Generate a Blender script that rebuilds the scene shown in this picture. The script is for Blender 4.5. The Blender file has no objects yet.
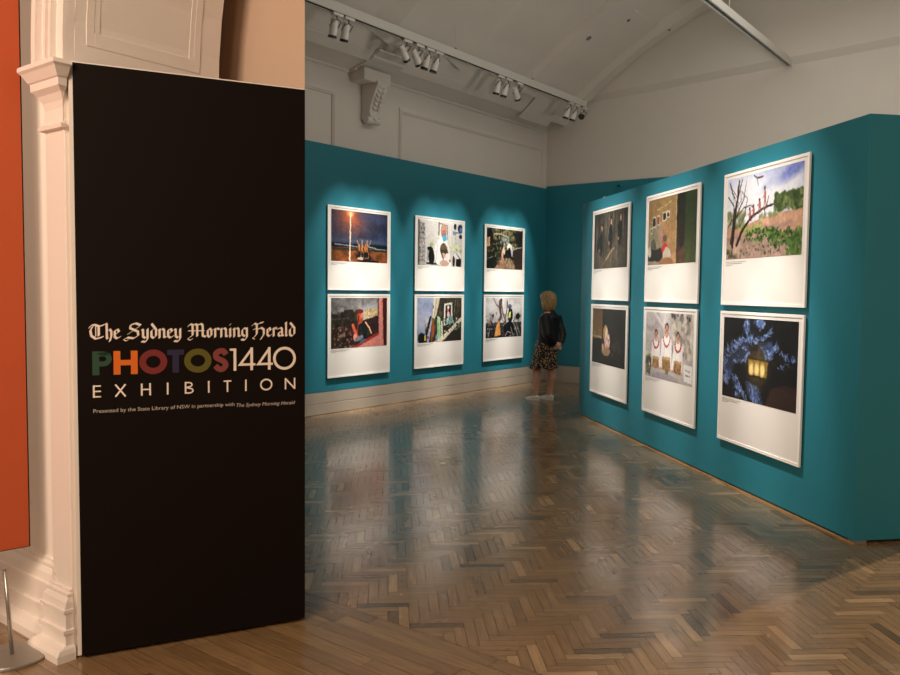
import bpy, bmesh, math, random
import numpy as np
from mathutils import Vector, Matrix, Euler
random.seed(4); PI=math.pi
scn=bpy.context.scene; COL=scn.collection
# ---------------------------------------------------------------- helpers
def s2l(c): return tuple((v/12.92 if v<=.04045 else ((v+.055)/1.055)**2.4) for v in c)
def mat(name,rgb,rough=.6,metal=0,spec=.5,noise=None,bump=None,coat=0,emit=None):
    m=bpy.data.materials.new(name); m.use_nodes=True; nt=m.node_tree; b=nt.nodes['Principled BSDF']
    b.inputs['Base Color'].default_value=(*rgb,1); b.inputs['Roughness'].default_value=rough
    b.inputs['Metallic'].default_value=metal; b.inputs['Specular IOR Level'].default_value=spec
    b.inputs['Coat Weight'].default_value=coat
    tc=nt.nodes.new('ShaderNodeTexCoord')
    if noise:
        sc,amt=noise; n=nt.nodes.new('ShaderNodeTexNoise'); n.inputs['Scale'].default_value=sc; n.inputs['Detail'].default_value=5
        nt.links.new(tc.outputs['Object'],n.inputs['Vector'])
        mx=nt.nodes.new('ShaderNodeMix'); mx.data_type='RGBA'
        mx.inputs[6].default_value=(*[v*(1-amt) for v in rgb],1); mx.inputs[7].default_value=(*[min(1,v*(1+amt)) for v in rgb],1)
        nt.links.new(n.outputs['Fac'],mx.inputs[0]); nt.links.new(mx.outputs[2],b.inputs['Base Color'])
    if bump:
        sc,st=bump; n=nt.nodes.new('ShaderNodeTexNoise'); n.inputs['Scale'].default_value=sc; n.inputs['Detail'].default_value=4
        nt.links.new(tc.outputs['Object'],n.inputs['Vector'])
        bp=nt.nodes.new('ShaderNodeBump'); bp.inputs['Strength'].default_value=st; bp.inputs['Distance'].default_value=.01
        nt.links.new(n.outputs['Fac'],bp.inputs['Height']); nt.links.new(bp.outputs['Normal'],b.inputs['Normal'])
    if emit: b.inputs['Emission Color'].default_value=(*emit[0],1); b.inputs['Emission Strength'].default_value=emit[1]
    return m
class MB:
    def __init__(s): s.v=[];s.f=[]
    def add(s,vs,fs):
        o=len(s.v); s.v+= [tuple(v) for v in vs]; s.f+=[tuple(i+o for i in f) for f in fs]; return s
    def box(s,x0,x1,y0,y1,z0,z1,M=None):
        vs=[Vector(p) for p in ((x0,y0,z0),(x1,y0,z0),(x1,y1,z0),(x0,y1,z0),(x0,y0,z1),(x1,y0,z1),(x1,y1,z1),(x0,y1,z1))]
        if M: vs=[M@v for v in vs]
        return s.add(vs,[(3,2,1,0),(4,5,6,7),(0,1,5,4),(1,2,6,5),(2,3,7,6),(3,0,4,7)])
    def prism(s,poly,z0,z1,M=None):   # poly = xy list, extruded in z
        n=len(poly); vs=[Vector((x,y,z0)) for x,y in poly]+[Vector((x,y,z1)) for x,y in poly]
        if M: vs=[M@v for v in vs]
        return s.add(vs,[tuple(range(n-1,-1,-1)),tuple(range(n,2*n))]+[(i,(i+1)%n,(i+1)%n+n,i+n) for i in range(n)])
    def loft(s,rings,cap=True,closed=True):
        n=len(rings[0]); o=[p for r in rings for p in r]; fs=[]
        for k in range(len(rings)-1):
            for i in range(n if closed else n-1):
                j=(i+1)%n; fs.append((k*n+i,k*n+j,(k+1)*n+j,(k+1)*n+i))
        if cap: fs+= [tuple(range(n-1,-1,-1)),tuple(range((len(rings)-1)*n,len(rings)*n))]
        return s.add(o,fs)
    def tube(s,pts,rad,n=10,cap=True,flat=(1,1)):
        pts=[Vector(p) for p in pts]; rad=[rad]*len(pts) if not hasattr(rad,'__len__') else rad; rings=[]
        up=None
        for k,p in enumerate(pts):
            d=(pts[min(k+1,len(pts)-1)]-pts[max(k-1,0)]).normalized()
            if up is None: up=Vector((0,0,1)) if abs(d.z)<.9 else Vector((1,0,0))
            a=d.cross(up)
            if a.length<1e-4: a=d.cross(Vector((0,1,0)))
            a.normalize(); b=a.cross(d).normalized(); up=b
            rings.append([p+a*math.cos(t)*rad[k]*flat[0]+b*math.sin(t)*rad[k]*flat[1] for t in [2*PI*i/n for i in range(n)]])
        return s.loft(rings,cap)
    def ell(s,c,r,nu=16,nv=10,M=None):
        c=Vector(c);rings=[]
        for k in range(nv+1):
            t=-PI/2+PI*k/nv; t=max(min(t,PI/2-.03),-PI/2+.03)
            R=[Vector((r[0]*math.cos(t)*math.cos(u),r[1]*math.cos(t)*math.sin(u),r[2]*math.sin(t))) for u in [2*PI*i/nu for i in range(nu)]]
            rings.append([(M@p if M else p)+c for p in R])
        return s.loft(rings)
    def build(s,name,m,parent=None,smooth=False,bevel=0):
        me=bpy.data.meshes.new(name); me.from_pydata(s.v,[],s.f); me.update()
        bm=bmesh.new(); bm.from_mesh(me); bmesh.ops.recalc_face_normals(bm,faces=bm.faces); bm.to_mesh(me); bm.free()
        o=bpy.data.objects.new(name,me); COL.objects.link(o)
        if m: me.materials.append(m)
        if smooth:
            for p in me.polygons: p.use_smooth=True
        if bevel:
            b=o.modifiers.new('bevel','BEVEL'); b.width=bevel; b.segments=2; b.limit_method='ANGLE'
        if parent: o.parent=parent
        return o
def struct(o): o['kind']='structure'; return o
def tag(o,label,cat,group=None):
    o['label']=label; o['category']=cat
    if group: o['group']=group
    return o
def empty(name,loc,label,cat,group=None,rot=None):
    o=bpy.data.objects.new(name,None); COL.objects.link(o); o.empty_display_size=.1
    o.location=loc
    if rot: o.rotation_euler=rot
    return tag(o,label,cat,group)
# ---------------------------------------------------------------- materials
WHITE=mat('gallery_white_paint',(.66,.63,.58),.7,noise=(3,.03))
CEILP=mat('ceiling_paint',(.64,.60,.545),.8,noise=(2,.03))
ARCHP=mat('arch_cream_paint',(.82,.75,.68),.45,noise=(3,.02))
PIERP=mat('pier_peach_paint',(.50,.355,.255),.7,noise=(3,.02))
TEAL=mat('teal_wall_paint',s2l((.11,.47,.54)),.62,noise=(4,.04))
SKIRT=mat('skirting_paint',(.42,.365,.30),.5,noise=(5,.04))
TRK=mat('track_white_metal',(.55,.54,.50),.45)
LAMPW=mat('lamp_white_metal',(.72,.70,.66),.4)
BLACKL=mat('lens_black',(.008,.008,.008),.3)
GREYM=mat('lamp_grey_metal',(.18,.17,.15),.4)
BOARD=mat('print_board_white',(.78,.755,.71),.5)
EDGE=mat('print_edge_white',(.86,.84,.80),.5)
DARKE=mat('print_backing_black',(.01,.01,.012),.6)
BLK=mat('panel_black_vinyl',(.0062,.0034,.0022),.6,spec=.12,noise=(20,.1))
PANW=mat('panel_white_edge',(.80,.74,.66),.5)
ORG=mat('orange_panel',(.50,.085,.022),.6,noise=(6,.05))
ORGE=mat('orange_panel_black_edge',(.01,.008,.007),.6)
STEEL=mat('brushed_steel',(.42,.40,.36),.35,metal=.8,noise=(60,.1))
CORD=mat('grey_cord',(.35,.32,.28),.7)
GOLDW=mat('raw_timber_edge',(.36,.22,.10),.6,noise=(20,.2))
CAPT=mat('caption_grey_ink',(.42,.41,.40),.6)
LETW=mat('lettering_white',(.88,.76,.64),.5)
# ---------------------------------------------------------------- floor
def floor_material():
    m=bpy.data.materials.new('parquet_oak'); m.use_nodes=True; nt=m.node_tree; N=nt.nodes; L=nt.links; b=N['Principled BSDF']
    at=N.new('ShaderNodeAttribute'); at.attribute_name='block'; tc=N.new('ShaderNodeTexCoord')
    sep=N.new('ShaderNodeSeparateColor'); L.new(at.outputs['Color'],sep.inputs[0])
    mp=N.new('ShaderNodeVectorRotate'); mp.rotation_type='Z_AXIS'
    mul=N.new('ShaderNodeMath'); mul.operation='MULTIPLY'; mul.inputs[1].default_value=2*PI; L.new(sep.outputs[1],mul.inputs[0])
    L.new(tc.outputs['Object'],mp.inputs['Vector']); L.new(mul.outputs[0],mp.inputs['Angle'])
    sc=N.new('ShaderNodeVectorMath'); sc.operation='MULTIPLY'; sc.inputs[1].default_value=(6,70,1); L.new(mp.outputs[0],sc.inputs[0])
    ad=N.new('ShaderNodeVectorMath'); ad.operation='ADD'; L.new(sc.outputs[0],ad.inputs[0]); L.new(at.outputs['Color'],ad.inputs[1])
    gr=N.new('ShaderNodeTexNoise'); gr.inputs['Scale'].default_value=1; gr.inputs['Detail'].default_value=5; L.new(ad.outputs[0],gr.inputs['Vector'])
    r1=N.new('ShaderNodeValToRGB'); e=r1.color_ramp.elements
    e[0].position=0; e[0].color=(.115,.064,.027,1); e[1].position=1; e[1].color=(.42,.275,.138,1)
    x=r1.color_ramp.elements.new(.35); x.color=(.232,.138,.062,1); x=r1.color_ramp.elements.new(.8); x.color=(.305,.190,.088,1)
    L.new(sep.outputs[0],r1.inputs[0])
    mx=N.new('ShaderNodeMix'); mx.data_type='RGBA'; mx.blend_type='MULTIPLY'; mx.inputs[0].default_value=.8
    r2=N.new('ShaderNodeMapRange'); r2.inputs[1].default_value=.3; r2.inputs[2].default_value=.7; r2.inputs[3].default_value=.72; r2.inputs[4].default_value=1.18
    L.new(gr.outputs['Fac'],r2.inputs[0]); L.new(r1.outputs[0],mx.inputs[6]); L.new(r2.outputs[0],mx.inputs[7])
    L.new(mx.outputs[2],b.inputs['Base Color'])
    big=N.new('ShaderNodeTexNoise'); big.inputs['Scale'].default_value=1.6; big.inputs['Detail'].default_value=6; big.inputs['Distortion'].default_value=1.2
    L.new(tc.outputs['Object'],big.inputs['Vector'])
    r3=N.new('ShaderNodeMapRange'); r3.inputs[1].default_value=.35; r3.inputs[2].default_value=.7; r3.inputs[3].default_value=.17; r3.inputs[4].default_value=.27
    L.new(big.outputs['Fac'],r3.inputs[0])
    am=N.new('ShaderNodeMath'); am.operation='MULTIPLY_ADD'; am.inputs[1].default_value=.06; L.new(sep.outputs[2],am.inputs[0]); L.new(r3.outputs[0],am.inputs[2])
    L.new(am.outputs[0],b.inputs['Roughness'])
    b.inputs['Specular IOR Level'].default_value=.5; b.inputs['Coat Weight'].default_value=.65; b.inputs['Coat Roughness'].default_value=.15; b.inputs['Coat IOR'].default_value=1.55
    bp=N.new('ShaderNodeBump'); bp.inputs['Strength'].default_value=.05; bp.inputs['Distance'].default_value=.003
    L.new(gr.outputs['Fac'],bp.inputs['Height']); L.new(bp.outputs[0],b.inputs['Normal'])
    return m
PARQ=floor_material()
def make_floor():
    Lb,Wb=.26,.052; g=.0011; vs=[];fs=[];cs=[]
    X0,X1,Y0,Y1=-.4,11.2,-9.72,.4
    TH=math.radians(42); c,s=math.cos(TH),math.sin(TH); cx,cy=5,-5
    def clip(poly,a,b,lim,sign):
        out=[]
        for i in range(len(poly)):
            p,q=poly[i],poly[(i+1)%len(poly)]
            vp=sign*(p[a]-lim);vq=sign*(q[a]-lim)
            if vp<=0: out.append(p)
            if vp*vq<0: t=vp/(vp-vq); out.append((p[0]+t*(q[0]-p[0]),p[1]+t*(q[1]-p[1])))
        return out
    def addq(poly,ang,lim,plank=False):
        poly=clip(poly,0,0,lim[0],-1); 
        if len(poly)>2: poly=clip(poly,0,0,lim[1],1)
        if len(poly)>2: poly=clip(poly,1,0,lim[2],-1)
        if len(poly)>2: poly=clip(poly,1,0,lim[3],1)
        if len(poly)<3: return
        tilt=random.uniform(-.0011,.0011); tilt2=random.uniform(-.0011,.0011)
        px=sum(p[0] for p in poly)/len(poly); py=sum(p[1] for p in poly)/len(poly)
        o=len(vs); vs.extend([(x,y,(x-px)*tilt+(y-py)*tilt2) for x,y in poly]); fs.append(tuple(range(o,o+len(poly))))
        r=random.random(); v=random.gauss(.5,.15); 
        if r<.05: v=random.uniform(0,.15)
        if r>.95: v=random.uniform(.9,1)
        if plank: v=.42+(v-.5)*.5
        cs.append((min(1,max(0,v)),(-ang/(2*PI))%1,random.random()))
    n=5
    R=int(9/Wb)
    for i in range(-R*1,R*1):
        for j in range(-R*1,R*1):
            # herringbone cell test : cell (i,j) belongs to horizontal block if (i-j)%10 <5
            k=(i-j)%(2*n)
            if k==0: rect=(i*Wb,j*Wb,(i+n)*Wb,(j+1)*Wb);a=TH
            elif k==n: # vertical block starting at (i, j-n+1)
                rect=(i*Wb,(j-n+1)*Wb,(i+1)*Wb,(j+1)*Wb);a=TH+PI/2
            else: continue
            x0,y0,x1,y1=rect; x0+=g;y0+=g;x1-=g;y1-=g
            P=[(cx+x*c-y*s,cy+x*s+y*c) for x,y in ((x0,y0),(x1,y0),(x1,y1),(x0,y1))]
            mxx=[p[0] for p in P]; myy=[p[1] for p in P]
            if max(mxx)<X0 or min(mxx)>X1 or max(myy)<Y0 or min(myy)>Y1: continue
            addq(P,a,(X0,X1,Y0,Y1))
    y=-9.722
    while y>-17:
        x=-.4+random.uniform(-1,0)
        while x<11.2:
            l=random.uniform(.7,1.3); addq([(x+g,y-.085+g),(x+l-g,y-.085+g),(x+l-g,y-g),(x+g,y-g)],0,(-.4,11.2,-17,-9.722),True); x+=l
        y-=.085
    me=bpy.data.meshes.new('floor'); me.from_pydata(vs,[],fs); me.update()
    at=me.color_attributes.new('block','FLOAT_COLOR','CORNER')
    flat=[]
    for f,cc in zip(fs,cs): flat+= [*cc,1.0]*len(f)
    at.data.foreach_set('color',flat); me.materials.append(PARQ)
    o=bpy.data.objects.new('floor',me); COL.objects.link(o); struct(o)
    b=MB().box(-.5,11.3,-17,.5,-.12,-.004).build('subfloor',mat('joint_dark',(.03,.018,.01),.8)); b.parent=o
make_floor()
# ---------------------------------------------------------------- gallery shell
ZT=3.43; XR=9.0
def vz(x): return 6.35-.1*(x-4.6)**2
# left wall: white upper wall behind teal boards
struct(MB().box(-.4,-.06,-10.1,.3,0,4.62).build('wall_left',WHITE))
struct(MB().box(-.06,-.025,-10.1,-.035,.292,ZT).build('wall_left_teal',TEAL))
b=MB().box(-.06,-.032,-10.1,-.03,0,.288); b.box(-.033,-.027,-10.1,-.03,.145,.286); b.box(-.033,-.026,-10.1,-.03,.004,.137)
struct(b.build('baseboard_left',SKIRT,bevel=.003))
# back wall
def ledge(x): return 4.815+.033*x
b=MB().prism([(-.4,0),(XR+.3,0),(XR+.3,5.2),(-.4,4.9)],0,.35,Matrix(((1,0,0,0),(0,0,1,0),(0,1,0,0),(0,0,0,1))))
struct(b.build('wall_back',WHITE))
b=MB()
for k in range(24):
    xa=.3+(XR-.3)*k/24; xb=.3+(XR-.3)*(k+1)/24
    za,zb=ledge(xa),ledge(xb); vs=[(xa,0,za),(xb,0,zb),(xb,-.11,zb+.09),(xa,-.11,za+.09),(xa,-.11,max(vz(xa),za+.1)+.1),(xb,-.11,max(vz(xb),zb+.1)+.1)]
    b.add(vs,[(0,1,2,3),(3,2,5,4)])
struct(b.build('wall_back_lunette',WHITE))
struct(MB().box(-.03,XR,-.035,0,.292,3.47).build('wall_back_teal',TEAL))
b=MB().box(-.03,XR,-.034,0,0,.285); b.box(-.03,XR,-.028-.012,-.034,.165,.262); b.box(-.03,XR,-.040,-.034,.02,.15)
struct(b.build('baseboard_back',SKIRT))
b=MB().box(1.36,1.40,-.05,-.035,.292,3.40); b.box(2.36,2.40,-.05,-.035,.292,3.40); b.box(1.36,2.40,-.05,-.035,3.36,3.40); b.box(1.42,2.34,-.043,-.035,.35,3.35)
struct(b.build('trim_back_door_casing',TEAL))
# right wall & camera-side walls
struct(MB().box(XR,XR+.3,-10.1,.3,0,4.62).build('wall_right',WHITE))
# panel mouldings on left wall
def frame_mould(y0,y1,z0,z1,x=-.06,w=.07,t=.02):
    b=MB()
    for (a0,a1,c0,c1) in ((y0,y1,z1-w,z1),(y0,y0+w,z0,z1-w),(y1-w,y1,z0,z1-w)):
        b.box(x,x+t,a0,a1,c0,c1)
    for (a0,a1,c0,c1) in ((y0+.02,y1-.02,z1-w+.02,z1-.02),(y0+.02,y0+w-.02,z0,z1-w),(y1-w+.02,y1-.02,z0,z1-w)):
        b.box(x+t,x+t+.012,a0,a1,c0,c1)
    return b
b=frame_mould(-3.98,-.12,ZT,4.14); b.v+=[];
c=frame_mould(-9.6,-5.2,ZT,4.14); b.add(c.v,c.f)
struct(b.build('trim_left_panelling',WHITE,bevel=.004))
# cornice with break-forward over corbel
prof=[(0,4.40),(.03,4.42),(.03,4.44),(.09,4.46),(.14,4.475),(.24,4.50),(.36,4.52),(.36,4.555),(.42,4.57),(.47,4.59),(.47,4.61),(0,4.63)]
def cor(name,ya,yb,dx,prof=prof):
    b=MB(); path=[]
    r=[[Vector((-.06+(px+dx if px>0 else 0),y,z)) for px,z in prof] for y in (ya,yb)]
    return b.loft(r)
b=cor('',-10.1,-4.98,0); c=cor('',-4.40,-.42,0); b.add(c.v,c.f); c=cor('',-4.98,-4.40,.1); b.add(c.v,c.f)
c=MB().box(-.06,.20,-4.94,-4.44,4.30,4.45); b.add(c.v,c.f)
struct(b.build('trim_left_cornice',WHITE))
# corbel
root=empty('corbel',(-.06,-4.62,3.82),'white plaster scroll corbel carved with leaves under the cornice','corbel')
pr=[(0,.50),(.30,.50),(.31,.46),(.26,.38),(.20,.26),(.16,.14),(.17,.07),(.13,.01),(.07,-.01),(0,.03)]
MXZ=Matrix(((1,0,0,0),(0,0,1,0),(0,1,0,0),(0,0,0,1)))
MB().prism(pr,-.11,.11,MXZ).build('bracket',WHITE,root,bevel=.01)
b=MB()
for k in range(7):
    z=.44-k*.055; xf=.29-.13*min(1,(k*.055)/.33)
    for sg in (-1,1):
        M=Matrix.Rotation(sg*.7,3,'X'); b.ell((xf-.005,sg*.045,z),(.018,.045,.022),10,6,M)
b.ell((.15,0,.04),(.03,.04,.03),10,6)
b.build('carved_leaf',WHITE,root,smooth=True)
b=MB(); b.tube([(.10,-.125,.02),(.10,.125,.02)],.05,14); b.build('scroll',WHITE,root,smooth=False)
# vault
b=MB(); ys=[-10.1,0]
def strip(y0,y1,off,x0=.30,x1=XR,n=48,inset=0):
    r=[]
    for k in range(n+1):
        x=x0+(x1-x0)*k/n; r.append((x,vz(x)-off))
    for (xa,za),(xb,zb) in zip(r,r[1:]):
        b.add([(xa,y0,za),(xb,y0,zb),(xb,y1,zb),(xa,y1,za)],[(0,1,2,3)])
def rib(y0,y1,dep=.07,ch0=.04,ch1=.04,x0=.62,x1=XR,n=48):
    pts=[(y0,0),(y0+ch0,dep),(y1-ch1,dep),(y1,0)]
    for k in range(n):
        xa=x0+(x1-x0)*k/n; xb=x0+(x1-x0)*(k+1)/n
        for (ya,oa),(yb,ob) in zip(pts,pts[1:]):
            b.add([(xa,ya,vz(xa)-oa),(xb,ya,vz(xb)-oa),(xb,yb,vz(xb)-ob),(xa,yb,vz(xa)-ob)],[(0,1,2,3)])
strip(-10.1,.1,0)
for (y0,y1,c0,c1) in ((-9.2,-8.6,.3,.05),(-7.2,-6.7,.3,.05),(-5.35,-4.6,.35,.05),(-3.80,-3.27,.33,.04),(-1.97,-1.40,.06,.05),(-.52,-.1,.16,.03)): rib(y0,y1,.10,c0,c1)
# dropped flat section over the last bay, ending in a step
for k in range(14):
    xa=2.2-.14*(k+1); xb=2.2-.14*k
    b.add([(xa,-1.40,vz(xa)-.03),(xb,-1.40,vz(xb)-.03),(xb,-.5,vz(xb)-.03),(xa,-.5,vz(xa)-.03)],[(0,1,2,3)])
b.add([(2.2,-1.40,vz(2.2)-.03),(2.2,-.5,vz(2.2)-.03),(2.2,-.5,vz(2.2)+.05),(2.2,-1.4,vz(2.2)+.05)],[(0,1,2,3)])
struct(b.build('ceiling',CEILP))
for (x,y,lab,r) in ((1.635,-1.655,'small round vent disc on the sloping white ceiling rib',.045),(2.05,-1.2,'small dark hook fitting on the ceiling, middle one near the back wall',.03),(2.3,-.28,'tiny round fitting on the ceiling rib nearest the back wall',.025)):
    off=.10 if y>-.6 or y<-1.4 else .03
    M=Matrix.Rotation(-math.atan(.2*(4.6-x)),3,'Y')
    o=MB().ell((0,0,0),(r,r,.014),14,6,M).build('ceiling_fitting',GREYM); o.location=(x,y,vz(x)-off-.008); tag(o,lab,'ceiling fitting')
# ---------------------------------------------------------------- arch wall (foyer / gallery)
AX,AR,AZ=4.19,2.3,2.53; ACX=AX+AR; YF,YB=-10.87,-10.10
def arch_pts(r,n=40): return [(ACX-r*math.cos(PI*k/n),AZ+r*math.sin(PI*k/n)) for k in range(n+1)]
b=MB()
struct(MB().box(-.4,AX,YF+.05,YB,0,AZ).build('wall_arch_left',ARCHP)); struct(MB().box(AX+2*AR,XR+2.3,YF+.05,YB,0,AZ).build('wall_arch_right',ARCHP))
ap=arch_pts(AR)
for y in (YF+.05,YB):
    for (xa,za),(xb,zb) in zip(ap,ap[1:]): b.add([(xa,y,za),(xb,y,zb),(xb,y,6.6),(xa,y,6.6)],[(0,1,2,3)])
    b.add([(-.4,y,AZ),(AX,y,AZ),(AX,y,6.6),(-.4,y,6.6)],[(0,1,2,3)]); b.add([(AX+2*AR,y,AZ),(XR+2.3,y,AZ),(XR+2.3,y,6.6),(AX+2*AR,y,6.6)],[(0,1,2,3)])
for (xa,za),(xb,zb) in zip(ap,ap[1:]): b.add([(xa,YF+.05,za),(xb,YF+.05,zb),(xb,YB,zb),(xa,YB,za)],[(0,1,2,3)])
b.add([(-.4,YF+.05,6.6),(XR+2.3,YF+.05,6.6),(XR+2.3,YB,6.6),(-.4,YB,6.6)],[(0,1,2,3)])
struct(b.build('wall_arch',ARCHP))
# archivolt mouldings (stepped bands round the arch) + intrados panel frame
b=MB()
bands=[(0,.055,.05),(.055,.075,.075),(.075,.12,.045),(.12,.14,.065),(.14,.20,.04),(.20,.235,.07)]
for r0,r1,t in bands:
    A=arch_pts(AR+r0,56);B=arch_pts(AR+r1,56)
    rings=[[Vector((A[k][0],YF+.05,A[k][1])),Vector((A[k][0],YF+.05-t,A[k][1])),Vector((B[k][0],YF+.05-t,B[k][1])),Vector((B[k][0],YF+.05,B[k][1]))] for k in range(57)]
    b.loft(rings)
struct(b.build('trim_arch_archivolt',ARCHP))
b=MB()
def intr(y0,y1,k0,k1,t,r=AR,n=80):
    A=arch_pts(r,n);B=arch_pts(r-t,n)
    b.loft([[Vector((A[k][0],y0,A[k][1])),Vector((B[k][0],y0,B[k][1])),Vector((B[k][0],y1,B[k][1])),Vector((A[k][0],y1,A[k][1]))] for k in range(k0,k1+1)])
for o_,t in ((0,.004),(.025,.003)):
    intr(-10.77+o_,-10.735+o_,3,70,t,n=240); intr(-10.245-o_,-10.21-o_,3,70,t,n=240)
intr(-10.735,-10.245,3,5,.004,n=240); intr(-10.735,-10.245,68,70,.004,n=240)
struct(b.build('trim_arch_soffit_panel',ARCHP,bevel=.004))
# pilaster shaft, capital and stepped base
struct(MB().box(4.03,AX+.004,YF,YF+.06,0,2.3).build('trim_pilaster',ARCHP,bevel=.004))
def around(prof,x0,x1,y0,y1,yr=-10.874,rf=1):   # profile (offset,z) swept round the front-left and front-right corners
    return [[Vector((x0-o,y1,z)),Vector((x0-o,y0-o,z)),Vector((x1+o*rf,y0-o,z)),Vector((x1+o*rf,yr,z)),Vector((x1,yr,z)),Vector((x1,y1,z))] for o,z in prof]
cap=[(.0,2.255),(.020,2.26),(.022,2.275),(.004,2.29),(.0,2.345),(.006,2.375),(.020,2.405),(.040,2.425),(.042,2.455),(.048,2.46),(.068,2.495),(.078,2.505),(.078,2.522),(0,2.522)]
struct(MB().loft(around(cap,4.03,AX,YF,YB),closed=False,cap=True).build('trim_pilaster_capital',ARCHP))
cb=MB().box(4.03-.07,AX+.012,YF-.07,-10.875,2.522,2.528); struct(cb.build('trim_pilaster_abacus',ARCHP))
bas=[(.08,0),(.08,.032),(.066,.052),(.035,.065),(.035,.11),(.045,.113),(.045,.13),(.032,.134),(.032,.20),(.042,.204),(.042,.218),(.034,.222),(.03,.25),(.018,.27),(.022,.275),(.022,.285),(.010,.288),(.012,.30),(0,.302)]
struct(MB().loft(around(bas,4.03,AX,YF,YF+.3,YF+.001,.35),closed=False).build('baseboard_pilaster',ARCHP))
bw=[(o,z*1.22) for o,z in bas]
struct(MB().loft(around(bw,2.0,4.03,YF+.05,YF+.1)[:],closed=False).build('baseboard_arch_wall',ARCHP))
# pier beyond the arch
b=MB().prism([(2.9,-9.93),(4.622,-9.93),(4.0,-9.5),(2.9,-9.5)],0,6.5)
struct(b.build('wall_pier',PIERP))
# ---------------------------------------------------------------- right partition
Ra=Vector((2.4745,-3.2265,0)) ; 
E0=Vector((2.439,-3.259,0)); E1=Vector((6.465,-6.956,0)); Rd=(E1-E0).normalized(); Rn=Vector((Rd.y,-Rd.x,0)); 
if Rn.y>0: Rn=-Rn
def PM(origin,xd,nd): # local: x along wall, y out of wall, z up
    z=Vector((0,0,1)); return Matrix(((xd.x,nd.x,0,origin.x),(xd.y,nd.y,0,origin.y),(0,0,1,0),(0,0,0,1)))
Mp=PM(E0,Rd,Rn); PL=(E1-E0).length
part=empty('partition_wall',E0,'freestanding teal display partition holding six prints on the right','partition')
def child_world(o,p): o.parent=p; o.matrix_parent_inverse=Matrix.Translation(-Vector(p.location)); return o
child_world(MB().box(0,PL,-.60,-.025,.022,2.73,Mp).build('board',TEAL,None,bevel=.002),part)
child_world(MB().box(0,PL+.001,-.031,-.022,.0,.010,Mp).build('timber_strip',GOLDW),part)
child_world(MB().box(.06,PL-.05,-.55,-.06,.0,.03,Mp).build('plinth',BLACKL),part)
child_world(MB().box(PL-.06,PL-.002,-.12,-.03,.0,.03,Mp).build('corner_foot',GREYM),part)
o=MB().box(.62,.66,-.10,-.07,2.73,2.755,Mp).build('cable_clip',TRK); child_world(o,part)
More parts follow.
